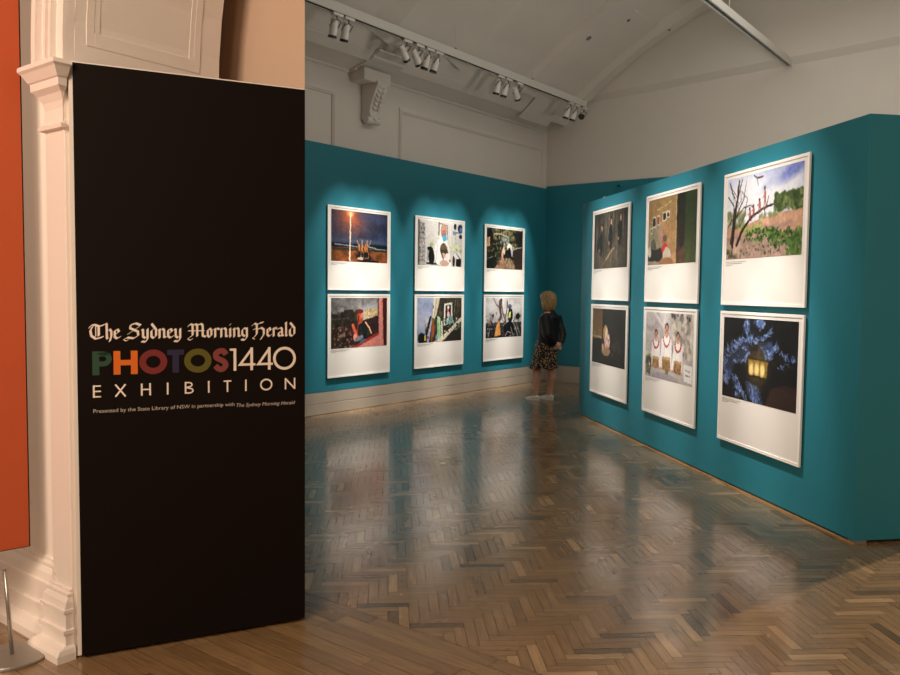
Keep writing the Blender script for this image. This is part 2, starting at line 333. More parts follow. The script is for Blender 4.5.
# ---------------------------------------------------------------- photographs painted on a grid
GW,GH=132,82
class Cv:
    def __init__(s,c=(0,0,0)):
        s.a=np.zeros((GH*2,GW*2,3)); s.a[:]=c; yy,xx=np.mgrid[0:GH*2,0:GW*2]; s.x=(xx+.5)/(GW*2)*1.6; s.y=(yy+.5)/(GH*2)
        s.r=np.random.RandomState(7)
    def put(s,m,c):
        m=np.clip(m,0,1)[...,None]; s.a[:]=s.a*(1-m)+np.array(c)*m
    def vg(s,y0,y1,c0,c1,x0=0,x1=1.6):
        t=np.clip((s.y-y0)/(y1-y0),0,1)[...,None]; m=((s.y>=y0)&(s.y<=y1)&(s.x>=x0)&(s.x<=x1))[...,None]
        s.a[:]=np.where(m,np.array(c0)*(1-t)+np.array(c1)*t,s.a)
    def ell(s,cx,cy,rx,ry,c,rot=0,soft=.12,al=1):
        dx,dy=s.x-cx,s.y-cy; co,si=math.cos(rot),math.sin(rot); u=(dx*co+dy*si)/rx; v=(-dx*si+dy*co)/ry
        d=np.sqrt(u*u+v*v); s.put(np.clip((1-d)/soft+.5,0,1)*al,c)
    def glow(s,cx,cy,r,c,al=1,p=2):
        d=np.hypot(s.x-cx,s.y-cy)/r; s.put(np.exp(-d**p)*al,c)
    def line(s,pts,w,c,al=1,w1=None):
        w1=w if w1 is None else w1; n=len(pts)-1
        for i,(p,q) in enumerate(zip(pts,pts[1:])):
            p=np.array(p);q=np.array(q);d=q-p;L=max(d@d,1e-9)
            t=np.clip(((s.x-p[0])*d[0]+(s.y-p[1])*d[1])/L,0,1)
            di=np.hypot(s.x-p[0]-t*d[0],s.y-p[1]-t*d[1]); ww=w+(w1-w)*((i+t)/n)
            s.put(np.clip((ww/2-di)/.006+.5,0,1)*al,c)
    def poly(s,pts,c,al=1):
        ins=np.zeros(s.x.shape,bool)
        for (x0,y0),(x1,y1) in zip(pts,pts[1:]+pts[:1]):
            if y0==y1: continue
            cond=((y0<=s.y)!=(y1<=s.y))&(s.x<(x1-x0)*(s.y-y0)/(y1-y0)+x0); ins^=cond
        s.put(ins*al,c)
    def mott(s,amt,n=20,x0=0,x1=1.6,y0=0,y1=1,nx=None,col=None):
        nx=nx or int(n*1.6); g=s.r.rand(n+2,nx+2)
        fy=s.y*n; fx=s.x/1.6*nx; iy=fy.astype(int);ix=fx.astype(int);ty=fy-iy;tx=fx-ix
        v=(g[iy,ix]*(1-tx)+g[iy,ix+1]*tx)*(1-ty)+(g[iy+1,ix]*(1-tx)+g[iy+1,ix+1]*tx)*ty
        m=((s.y>=y0)&(s.y<=y1)&(s.x>=x0)&(s.x<=x1))
        if col is None: s.a[:]=np.clip(s.a*(1+((v-.5)*2*amt*m)[...,None]),0,1)
        else: s.put(np.clip((v-.5)*4,0,1)*amt*m,col)
    def spots(s,n,x0,x1,y0,y1,r,cols,al=.8,asp=1):
        for _ in range(n):
            c=cols[s.r.randint(len(cols))]; q=r*(.5+s.r.rand()); s.ell(x0+(x1-x0)*s.r.rand(),y0+(y1-y0)*s.r.rand(),q,q*asp,c,s.r.rand()*3,.4,al)
    def person(s,x,y,h,body,skin=(.75,.5,.4),hair=(.1,.07,.05),leg=None):
        w=h*.13; leg=leg or body
        s.line([(x-w*.4,y-h*.5),(x-w*.5,y)],w*.8,leg); s.line([(x+w*.4,y-h*.5),(x+w*.5,y)],w*.8,leg)
        s.ell(x,y-h*.64,w*1.15,h*.21,body); s.ell(x,y-h*.92,w*.6,h*.085,hair); s.ell(x,y-h*.9,w*.5,h*.07,skin)
    def fld(s,n):
        nx=int(n*1.6); g=s.r.rand(n+2,nx+2); fy=s.y*n; fx=s.x/1.6*nx; iy=fy.astype(int);ix=fx.astype(int);ty=fy-iy;tx=fx-ix
        return (g[iy,ix]*(1-tx)+g[iy,ix+1]*tx)*(1-ty)+(g[iy+1,ix]*(1-tx)+g[iy+1,ix+1]*tx)*ty-.5
    def out(s,warp=.42):
        H2,W2=s.x.shape; dx=(s.fld(16)*9+s.fld(40)*7)*warp; dy=(s.fld(16)*8+s.fld(40)*7)*warp
        jj,ii=np.mgrid[0:H2,0:W2]; s.a=s.a[np.clip(jj+dy,0,H2-1).astype(int),np.clip(ii+dx,0,W2-1).astype(int)]
        lum=s.a.mean(2,keepdims=True); n=(s.fld(50)*.38+s.fld(24)*.25)[...,None]*(1-lum*.9); s.a=np.clip(s.a*(1+n)+n*.05,0,1)
        s.a=np.clip(s.a*.93+lum*.07,0,1)
        return s.a.reshape(GH,2,GW,2,3).mean((1,3))
def ph_beach():
    c=Cv(); c.vg(0,.72,(.13,.14,.24),(.12,.20,.33)); c.mott(.35,8); c.glow(.55,.05,.5,(.45,.28,.30),.7,1.3); c.glow(.52,.08,.26,(.95,.45,.2),.9,1.4)
    c.ell(1.2,.1,.5,.1,(.22,.28,.42),.1,.9,.6); c.ell(.9,.58,.8,.05,(.30,.38,.5),0,.9,.6)
    c.vg(.64,.72,(.04,.06,.07),(.06,.08,.08)); c.vg(.72,1,(.38,.22,.10),(.55,.28,.11)); c.mott(.4,14,y0=.72)
    c.line([(.1,.66),(.45,.685),(.8,.70)],.02,(.65,.75,.85),.8); c.line([(1.0,.68),(1.35,.73),(1.58,.74)],.024,(.6,.75,.85),.85)
    c.vg(.74,.78,(.16,.15,.09),(.25,.18,.1)); c.line([(.52,.06),(.5,.97)],.035,(.97,.90,.80)); c.ell(.52,.06,.05,.05,(1,.95,.8)); c.ell(.52,.04,.1,.06,(1,.75,.5),0,.9,.6)
    c.ell(.9,.9,.22,.09,(.08,.05,.04)); c.ell(1.05,.98,.3,.03,(.1,.05,.03))
    for x,h in((.78,.3),(.86,.34),(.94,.34),(1.0,.28)): c.ell(x,.86,.045,.08,(.70,.48,.36)); c.ell(x-.01,.85,.035,.07,(.05,.04,.04)); c.line([(x,.72),(x+(x-.88)*.9,.56)],.018,(.86,.62,.44)); c.ell(x,.72,.036,.07,(.80,.50,.24)); c.ell(x+.02,.73,.015,.05,(.35,.2,.12)); c.ell(x-.005,.655,.02,.03,(.75,.5,.35))
    c.ell(.8,.93,.09,.03,(.85,.75,.65)); return c.out()
def ph_car():
    c=Cv(); c.vg(0,.45,(.38,.37,.36),(.60,.59,.60)); c.mott(.35,6,nx=5); c.mott(.25,14); c.ell(1.15,.22,.35,.10,(.72,.75,.80),-.1,.8,.7); c.ell(.3,.1,.3,.05,(.5,.49,.48),.2,.8,.8)
    c.poly([(0,.25),(.12,.42),(.28,.40),(.34,.24),(.58,.22),(.66,.34),(.75,.34),(.75,1),(0,1)],(.15,.13,.09)); c.spots(120,0,.75,.28,.62,.035,[(.10,.09,.06),(.22,.19,.13),(.17,.15,.10),(.07,.06,.05)],.8); c.line([(0,.42),(.5,.40)],.012,(.42,.42,.40),.7); c.line([(.3,.45),(.32,.7)],.02,(.3,.3,.28),.7)
    c.poly([(.92,.24),(1.32,.20),(1.32,.38),(.92,.42)],(.82,.72,.52)); c.spots(70,.93,1.31,.22,.40,.014,[(.92,.86,.70),(.60,.50,.34),(.72,.62,.42)],.8); c.poly([(.86,.46),(1.33,.36),(1.33,.76),(.8,1),(.5,1),(.55,.6)],(.18,.11,.12)); c.spots(40,.6,1.3,.5,.9,.03,[(.22,.14,.14),(.10,.07,.07)],.7)
    c.spots(160,.02,.62,.58,1,.022,[(.34,.10,.08),(.46,.36,.30),(.08,.05,.05),(.20,.08,.07),(.60,.48,.40)],.85)
    c.poly([(1.34,0),(1.46,0),(1.50,1),(.60,1),(1.34,.75)],(.84,.50,.45)); c.poly([(1.34,.71),(1.34,.77),(.70,1),(.52,1)],(.62,.16,.12)); c.poly([(1.46,0),(1.6,0),(1.6,1),(1.50,1)],(.26,.07,.06)); c.line([(1.33,0),(1.33,.73)],.025,(.06,.03,.03)); c.line([(1.40,0),(1.42,1)],.02,(.93,.64,.60),.7)
    c.ell(.80,.40,.085,.14,(.74,.30,.19)); c.ell(.84,.36,.04,.05,(.88,.44,.30)); c.ell(.79,.27,.10,.045,(.40,.12,.08)); c.ell(.75,.42,.02,.08,(.4,.12,.1)); c.line([(.60,.55),(.66,.68),(.72,.80)],.075,(.84,.36,.24)); c.ell(.66,.80,.05,.08,(.92,.55,.45)); c.ell(.92,.66,.17,.17,(.07,.08,.07)); c.spots(30,.78,1.08,.52,.8,.025,[(.12,.14,.12),(.20,.20,.17),(.04,.04,.04)],.8); c.line([(.96,.50),(1.06,.60),(1.12,.72)],.035,(.95,.70,.50)); c.line([(.74,.52),(.72,.7)],.03,(.55,.2,.15))
    c.ell(.76,.82,.13,.05,(.44,.46,.50),-.3); c.ell(.88,.88,.10,.035,(.30,.34,.42),-.4); return c.out(.3)
def ph_clinic():
    c=Cv((.82,.81,.79)); c.mott(.06,8); c.vg(0,1,(.84,.83,.81),(.78,.77,.74),.24,1.6)
    c.poly([(0,0),(.24,.1),(.26,1),(0,1)],(.66,.65,.64))
    for k in range(9): c.line([(.0,.04+k*.11),(.24,.13+k*.095)],.012,(.40,.40,.42),.85); c.spots(12,.02,.23,.07+k*.1,.12+k*.1,.016,[(.30,.35,.5),(.72,.45,.35),(.5,.6,.5),(.92,.92,.92),(.2,.2,.25)],.85)
    c.line([(.03,0),(.03,1)],.05,(.36,.33,.28)); c.poly([(.72,.02),(1.02,.06),(1.02,.40),(.72,.36)],(.90,.89,.86)); c.line([(.73,.02),(.73,.3)],.035,(.22,.25,.30)); c.line([(.73,.04),(1.03,.07),(1.03,.38)],.022,(.35,.35,.36)); c.line([(1.14,0),(1.16,.45)],.02,(.90,.90,.90))
    c.ell(.47,.52,.07,.04,(.62,.72,.36)); c.spots(40,1.12,1.55,.48,.66,.03,[(.68,.76,.42),(.86,.88,.74),(.56,.66,.32),(.9,.9,.85)])
    c.ell(.42,.62,.10,.045,(.06,.06,.07)); c.ell(.47,.80,.11,.17,(.05,.05,.06)); c.line([(.30,.95),(.75,.96)],.04,(.08,.08,.09)); c.line([(.35,.65),(.32,.9)],.015,(.1,.1,.1))
    c.poly([(.70,.42),(.84,.36),(1.0,.40),(1.10,.58),(1.20,1),(.66,.97),(.55,.72),(.60,.55)],(.93,.92,.91)); c.line([(.68,.5),(.64,.85)],.012,(.7,.69,.68)); c.line([(.9,.42),(.86,.6)],.012,(.66,.65,.64)); c.line([(1.02,.5),(1.12,.9)],.012,(.7,.69,.68))
    c.ell(.90,.17,.115,.13,(.76,.58,.50)); c.ell(.90,.27,.10,.09,(.68,.45,.38)); c.ell(.93,.29,.03,.02,(.35,.2,.16)); c.ell(.93,.36,.075,.075,(.24,.64,.80))
    c.ell(.90,.62,.13,.14,(.28,.23,.15)); c.ell(.90,.56,.10,.06,(.40,.34,.24)); c.line([(1.02,.64),(1.14,.88)],.05,(.34,.22,.16)); c.ell(.90,.76,.08,.06,(.84,.66,.56)); c.line([(.84,.72),(.90,.84)],.03,(.15,.12,.12)); c.ell(.93,.93,.17,.07,(.80,.64,.57)); c.ell(1.06,.80,.08,.1,(.92,.90,.88))
    c.ell(1.32,.08,.05,.07,(.10,.12,.16)); c.ell(1.52,.12,.10,.10,(.10,.12,.18)); c.ell(1.54,.14,.055,.06,(.30,.48,.75)); c.line([(1.25,.2),(1.5,.22)],.03,(.45,.5,.6)); c.ell(1.30,.24,.07,.04,(.5,.55,.65)); c.ell(1.53,.30,.06,.05,(.14,.15,.2)); c.line([(1.34,.3),(1.36,.5)],.02,(.6,.6,.62)); c.ell(1.46,.90,.10,.15,(.07,.07,.08)); c.ell(1.28,.88,.045,.13,(.22,.12,.10)); c.poly([(1.25,.72),(1.5,.66),(1.58,.8),(1.35,.82)],(.88,.87,.87)); c.line([(1.38,.7),(1.52,.82)],.025,(.35,.32,.34)); return c.out(.2)
def ph_balcony():
    c=Cv((.60,.65,.78)); c.mott(.1,6); c.ell(.2,.5,.3,.2,(.72,.74,.82),0,.8,.7); c.poly([(.62,0),(1.6,0),(1.6,1),(.40,1),(.52,.5)],(.20,.17,.13)); c.spots(150,.6,1.6,0,.7,.035,[(.15,.13,.10),(.26,.23,.18),(.34,.30,.24),(.10,.09,.08)],.7); c.poly([(.55,0),(.78,0),(.66,.40),(.50,.62)],(.76,.72,.62)); c.line([(.60,.02),(.54,.5)],.02,(.90,.88,.80)); c.line([(.66,.02),(.60,.4)],.012,(.45,.4,.34)); c.ell(.55,.2,.02,.04,(.1,.1,.1))
    c.poly([(.42,.42),(.50,.40),(.30,1),(.20,1)],(.07,.06,.05)); c.spots(14,.26,.5,.5,.95,.025,[(.85,.84,.80),(.5,.3,.2),(.2,.2,.2)],.9); c.poly([(.55,1),(.95,.84),(1.6,.44),(1.6,.53),(1.0,.93),(.85,1)],(.84,.80,.70)); c.line([(.95,.86),(1.6,.46)],.015,(.96,.94,.88)); c.poly([(.95,1),(1.05,.93),(1.6,.56),(1.6,1)],(.17,.15,.12))
    c.poly([(.94,.13),(1.24,.10),(1.26,.58),(.94,.64)],(.84,.84,.78)); c.poly([(.99,.17),(1.19,.15),(1.20,.56),(.99,.60)],(.13,.07,.07)); c.ell(1.09,.22,.035,.05,(.92,.86,.84)); c.ell(1.08,.28,.03,.035,(.72,.45,.38)); c.ell(1.10,.38,.055,.07,(.94,.66,.72)); c.ell(1.16,.50,.10,.09,(.40,.68,.66),-.4); c.ell(1.08,.54,.07,.05,(.52,.80,.74)); c.line([(1.2,.4),(1.3,.6)],.03,(.5,.74,.70)); c.spots(90,.90,1.56,.44,.78,.016,[(.07,.07,.07),(.86,.86,.78),(.46,.66,.62),(.62,.58,.50),(.1,.1,.1)],.85)
    for k in range(12): x=.86+k*.06; c.line([(x,.58-k*.02),(x+.02,.86-k*.045)],.010,(.06,.06,.06),.9)
    c.ell(.54,.68,.055,.22,(.60,.30,.15)); c.ell(.54,.50,.05,.06,(.45,.38,.20)); c.line([(.52,.8),(.5,.98)],.03,(.62,.30,.14)); c.poly([(.70,.42),(.80,.42),(.84,.92),(.70,.92)],(.62,.78,.56)); c.line([(.74,.55),(.76,.85)],.02,(.25,.48,.30)); c.line([(.86,.55),(.88,.92)],.04,(.90,.90,.86)); c.line([(.91,.6),(.93,.88)],.015,(.1,.1,.1)); c.ell(.15,.90,.13,.12,(.05,.07,.05)); c.spots(12,.05,.3,.8,1,.03,[(.10,.14,.09),(.03,.04,.03)]); c.ell(.27,.90,.03,.06,(.92,.74,.32)); c.ell(.68,.90,.04,.07,(.42,.62,.74)); c.ell(.67,.98,.03,.03,(.86,.55,.38)); c.line([(1.36,.04),(1.32,.4)],.015,(.6,.58,.5)); c.line([(1.45,.04),(1.46,.35)],.012,(.55,.5,.4)); return c.out(.3)
def ph_alley():
    c=Cv((.10,.10,.06)); c.mott(.5,10); c.spots(380,0,1.6,0,.72,.030,[(.40,.38,.24),(.08,.09,.05),(.26,.29,.17),(.54,.49,.36),(.05,.06,.04),(.18,.20,.11),(.06,.07,.05)]); c.spots(60,.2,1.2,0,.25,.03,[(.62,.58,.42),(.48,.46,.3)],.7); c.ell(.13,.16,.13,.14,(.05,.04,.04),0,.4); c.ell(1.45,.2,.15,.2,(.06,.06,.04),0,.6,.8); c.poly([(.02,.24),(.12,.22),(.12,.45),(.02,.46)],(.86,.66,.46)); c.line([(.07,.24),(.07,.45)],.02,(.5,.35,.22))
    c.line([(.30,.14),(.60,.13),(.95,.20)],.03,(.74,.69,.58),.9); c.ell(.80,.27,.17,.10,(.58,.62,.58),0,.6,.9); c.ell(.80,.36,.05,.05,(.12,.12,.11)); c.spots(30,.6,1.05,.2,.4,.03,[(.74,.76,.74),(.34,.38,.32),(.18,.2,.15)],.8)
    c.poly([(.32,1),(.66,.72),(1.05,.72),(1.32,1)],(.60,.50,.38)); c.spots(90,.4,1.25,.75,1,.03,[(.42,.33,.22),(.70,.60,.48),(.30,.24,.17),(.55,.44,.32)],.7,.5); c.ell(1.00,.44,.13,.09,(.84,.83,.74)); c.ell(.96,.40,.05,.05,(.93,.92,.86)); c.ell(.98,.58,.07,.13,(.05,.05,.05)); c.line([(.96,.66),(.92,.78)],.03,(.06,.06,.06)); c.line([(1.02,.66),(1.04,.80)],.03,(.06,.06,.06)); c.ell(1.10,.56,.035,.12,(.72,.72,.82))
    c.poly([(1.20,.52),(1.6,.45),(1.6,1),(1.26,1)],(.19,.14,.11)); 
    for k in range(9): c.line([(1.22+k*.045,.52-k*.008),(1.27+k*.045,1)],.010,(.26,.19,.15),.7)
    c.line([(1.12,.52),(1.3,.46),(1.56,.42)],.022,(.80,.76,.68),.85); c.ell(1.18,.45,.02,.04,(.8,.78,.72))
    c.ell(.75,.44,.035,.045,(.72,.56,.44)); c.ell(.73,.56,.06,.10,(.84,.76,.66)); c.line([(.72,.62),(.66,.74),(.68,.86)],.045,(.76,.54,.44)); c.line([(.74,.64),(.80,.78)],.04,(.10,.09,.09)); c.ell(.64,.88,.04,.03,(.75,.22,.18)); c.ell(.66,.66,.03,.09,(.86,.60,.50)); c.ell(.85,.60,.06,.08,(.05,.05,.06)); c.line([(.80,.52),(.9,.5)],.02,(.6,.45,.36))
    c.ell(.20,.85,.20,.12,(.07,.09,.05),0,.4,.8); c.line([(.0,.78),(.12,.74),(.26,.70)],.014,(.74,.74,.70),.8); return c.out(.3)
def ph_protest():
    c=Cv((.80,.79,.79)); c.mott(.12,7); c.ell(1.35,.25,.22,.1,(.90,.90,.90),0,.8,.8); c.ell(.2,.2,.25,.08,(.88,.87,.87),.2,.8,.8); c.vg(.62,1,(.24,.22,.22),(.06,.05,.06)); c.spots(60,.02,1.58,.38,.6,.035,[(.55,.52,.50),(.68,.66,.64),(.40,.37,.36)],.6)
    for q in range(26): x=.03+c.r.rand()*1.54; y=.52+c.r.rand()*.3; k=[(.07,.07,.08),(.14,.12,.12),(.10,.11,.17),(.24,.21,.20)][c.r.randint(4)]; c.ell(x,y+.14,.05,.15,k); c.ell(x,y,.025,.035,[(.5,.38,.32),(.12,.1,.1),(.2,.22,.32)][c.r.randint(3)])
    c.spots(150,.02,1.58,.62,1,.022,[(.05,.05,.06),(.60,.56,.55),(.30,.27,.26),(.04,.04,.04),(.14,.12,.13),(.72,.68,.66)],.85)
    c.line([(.32,.02),(.42,.14),(.54,.24)],.03,(.36,.31,.31)); c.ell(.62,.16,.08,.13,(.34,.26,.22)); c.ell(.66,.06,.05,.05,(.25,.18,.15)); c.line([(.60,.26),(.66,.45),(.56,.62)],.09,(.30,.23,.20)); c.line([(.68,.2),(.74,.4),(.84,.58)],.05,(.42,.33,.29)); c.ell(.92,.15,.025,.11,(.34,.31,.32)); c.line([(.92,.25),(.86,.5)],.04,(.26,.23,.23)); c.ell(1.04,.22,.10,.06,(.36,.40,.48)); c.ell(1.04,.27,.05,.05,(.32,.24,.22)); c.ell(1.07,.45,.12,.18,(.09,.09,.12)); c.poly([(1.0,.36),(1.10,.34),(1.08,.50),(.98,.52)],(.84,.87,.34)); c.ell(.3,.45,.05,.05,(.20,.22,.34)); c.ell(1.42,.48,.10,.08,(.12,.11,.13))
    c.poly([(.46,.70),(.58,.55),(.64,.94),(.36,.97)],(.90,.60,.28)); c.line([(.50,.68),(.46,.95)],.015,(.98,.76,.46)); c.line([(.57,.62),(.58,.93)],.015,(.72,.44,.18)); c.ell(1.02,.78,.24,.17,(.05,.04,.05)); c.line([(.75,.70),(.95,.60)],.016,(.85,.80,.80),.8); c.line([(1.20,.62),(1.34,.78),(1.42,.98)],.024,(.76,.72,.72)); c.line([(1.36,.66),(1.55,.96)],.02,(.70,.66,.66)); c.line([(1.1,.74),(1.22,.98)],.02,(.72,.69,.70)); c.line([(.10,.98),(.18,.76)],.022,(.70,.68,.68)); c.line([(.85,.98),(.95,.86),(1.1,.9)],.02,(.78,.70,.72)); return c.out(.3)
def ph_forest():
    c=Cv((.30,.27,.22)); c.mott(.6,3,nx=60); c.mott(.35,8,nx=90); c.vg(0,.0001,(0,0,0),(0,0,0)); c.spots(30,.3,1.5,.65,1,.06,[(.36,.31,.24),(.28,.24,.18)],.5)
    for i in range(60):
        x=.05+c.r.rand()*1.5; c.line([(x,1),(x+c.r.rand()*.2-.1,.35+c.r.rand()*.3)],.012,(.46,.40,.32),.6)
    for x,y,h in ((.38,.92,.72),(.85,.78,.66),(1.28,.72,.64)):
        c.ell(x-.03,y-h*.5,.1,.22,(.09,.09,.10)); c.ell(x,y-h*.93,.045,.075,(.10,.08,.07)); c.ell(x,y-h*.9,.035,.06,(.78,.58,.48)); c.ell(x-.1,y-h*.35,.03,.03,(.7,.5,.4))
    c.ell(.2,.55,.06,.16,(.1,.1,.11),.4); c.line([(.6,.85),(.9,.68),(1.0,.66)],.035,(.68,.58,.42)); c.line([(.3,1),(.6,.85)],.02,(.6,.5,.35)); c.a*=(1-.45*np.clip(((c.x-.8)/.8)**2+((c.y-.5)/.6)**2-.5,0,1))[...,None]; return c.out()
def ph_kitchen():
    c=Cv((.10,.09,.07)); c.mott(.2,6); c.poly([(0,0),(.5,0),(.5,.55),(0,.55)],(.42,.30,.17)); c.vg(0,.5,(.36,.26,.15),(.46,.34,.2),0,.5); c.poly([(.55,0),(1.6,0),(1.6,.75),(.55,.6)],(.13,.12,.10)); c.line([(.9,.08),(.9,.6)],.012,(.22,.2,.16)); c.line([(.9,.08),(1.45,.1),(1.45,.65)],.012,(.2,.19,.15))
    c.line([(0,.5),(.45,.52)],.035,(.66,.58,.44)); c.ell(.12,.45,.05,.04,(.6,.45,.3)); c.spots(40,.95,1.55,.5,.95,.03,[(.22,.21,.18),(.3,.28,.24),(.1,.1,.08)],.6)
    c.ell(.68,.45,.13,.16,(.62,.52,.34)); c.ell(.72,.42,.06,.08,(.85,.72,.55)); c.ell(.76,.58,.13,.16,(.72,.55,.50)); c.spots(25,.65,.9,.45,.72,.025,[(.85,.7,.68),(.6,.3,.3),(.9,.85,.8)]); c.ell(.7,.76,.22,.08,(.58,.46,.33)); c.ell(.55,.68,.05,.06,(.75,.65,.5)); return c.out()
def ph_ochre():
    c=Cv((.60,.48,.30)); c.vg(0,1,(.54,.43,.25),(.72,.54,.36),0,.98); c.mott(.08,9,0,.98); c.poly([(0,.4),(.5,.35),(.52,1),(0,1)],(.58,.54,.42)); c.mott(.15,12,0,.52,.38,1)
    c.poly([(.98,0),(1.27,0),(1.27,1),(.98,1)],(.12,.11,.08)); c.vg(0,1,(.08,.08,.06),(.26,.20,.16),.99,1.26); c.poly([(1.25,0),(1.6,0),(1.6,1),(1.25,1)],(.17,.23,.09)); c.vg(.3,1,(.17,.23,.09),(.30,.34,.18),1.25,1.58)
    c.line([(.97,0),(.97,1)],.03,(.74,.62,.38))
    for x,y,w,h,k in ((.16,.28,.09,.13,(.12,.12,.11)),(.31,.27,.09,.12,(.58,.30,.22)),(.52,.24,.11,.09,(.10,.10,.10)),(.66,.23,.07,.07,(.14,.13,.12)),(.1,.45,.05,.05,(.3,.27,.2))):
        c.poly([(x-.015,y-.02),(x+w+.015,y-.02),(x+w+.015,y+h+.02),(x-.015,y+h+.02)],(.80,.76,.64)); c.poly([(x,y),(x+w,y),(x+w,y+h),(x,y+h)],k)
    c.line([(.3,.17),(.5,.13)],.015,(.75,.68,.5)); c.line([(.6,.12),(.78,.08)],.015,(.75,.68,.5)); c.ell(.46,.55,.07,.14,(.70,.50,.42)); c.ell(.2,.72,.1,.12,(.34,.33,.28)); c.line([(0,.84),(.35,.86)],.18,(.10,.09,.09)); c.ell(.4,.85,.14,.1,(.12,.1,.1))
    c.ell(.6,.66,.07,.09,(.62,.40,.30)); c.ell(.6,.6,.07,.05,(.35,.30,.24)); c.ell(.6,.78,.11,.09,(.78,.16,.12)); c.ell(.68,.88,.14,.13,(.78,.74,.66)); c.ell(.66,.98,.25,.08,(.62,.42,.25)); c.ell(.06,.8,.06,.08,(.8,.78,.68)); c.ell(1.15,.6,.09,.16,(.16,.10,.08)); c.poly([(1.0,.85),(1.25,.75),(1.25,1),(1.0,1)],(.34,.22,.15)); return c.out()
def ph_trio():
    c=Cv((.74,.71,.70)); c.mott(.14,7); c.ell(.2,.1,.3,.2,(.66,.62,.63),0,.15,.9); c.ell(.16,.06,.22,.16,(.74,.71,.71)); c.line([(.3,0),(.62,.2),(.7,0)],.06,(.82,.80,.79)); c.spots(120,.95,1.56,.02,.62,.05,[(.88,.85,.80),(.72,.68,.63),(.56,.53,.50),(.82,.78,.72),(.46,.43,.42)],.8); c.spots(8,.8,1.5,.0,.08,.03,[(.25,.22,.22)],.9)
    for x,y,k in ((.38,.36,.92),(.75,.27,1.12),(1.13,.36,.95)):
        c.ell(x,y+.30*k,.15*k,.26*k,(.95,.94,.93),0,.06); c.line([(x-.12*k,y+.14*k),(x-.17*k,y+.48*k)],.07*k,(.93,.92,.91)); c.line([(x+.12*k,y+.14*k),(x+.13*k,y+.48*k)],.07*k,(.93,.92,.92)); c.line([(x-.05,y+.1),(x-.09,y+.5)],.01,(.7,.67,.66),.7)
        c.poly([(x-.12*k,y+.36*k),(x+.12*k,y+.36*k),(x+.15*k,y+.72*k),(x-.15*k,y+.72*k)],(.62,.47,.28)); c.line([(x-.11*k,y+.36*k),(x+.11*k,y+.36*k)],.04,(.78,.62,.42)); c.spots(22,x-.12*k,x+.12*k,y+.4*k,y+.7*k,.018,[(.42,.30,.16),(.76,.6,.38)],.8)
        c.ell(x-.17*k,y+.52*k,.03,.035,(.78,.52,.40)); c.ell(x+.12*k,y+.52*k,.03,.035,(.78,.52,.40))
        c.ell(x,y-.05*k,.06*k,.06*k,(.08,.06,.05)); c.ell(x,y,.05*k,.085*k,(.78,.52,.40)); c.line([(x-.03*k,y-.01),(x-.015*k,y-.01)],.01,(.2,.1,.08)); c.line([(x+.015*k,y-.01),(x+.03*k,y-.01)],.01,(.2,.1,.08)); c.line([(x-.02*k,y+.045*k),(x+.02*k,y+.045*k)],.012,(.95,.9,.86))
        for q in range(9): t=PI*q/8; c.ell(x+math.cos(t)*.10*k,y+.09*k+math.sin(t)*.11*k,.020,.020,(.72,.12,.14))
    c.poly([(0,.84),(1.6,.88),(1.6,1),(0,1)],(.74,.71,.71)); c.ell(.7,1.0,.5,.10,(.60,.57,.60),0,.1,.8); c.ell(.12,.78,.11,.17,(.46,.46,.36)); c.spots(26,.02,.22,.62,.95,.025,[(.88,.86,.78),(.25,.26,.18)]); c.poly([(1.32,.70),(1.58,.72),(1.58,.97),(1.34,.95)],(.95,.94,.93)); c.line([(1.38,.79),(1.52,.80)],.015,(.5,.48,.5)); c.line([(1.38,.86),(1.52,.87)],.015,(.5,.48,.5)); c.ell(.78,.88,.05,.04,(.40,.48,.24)); c.ell(1.15,.95,.02,.03,(.75,.6,.3)); return c.out(.25)
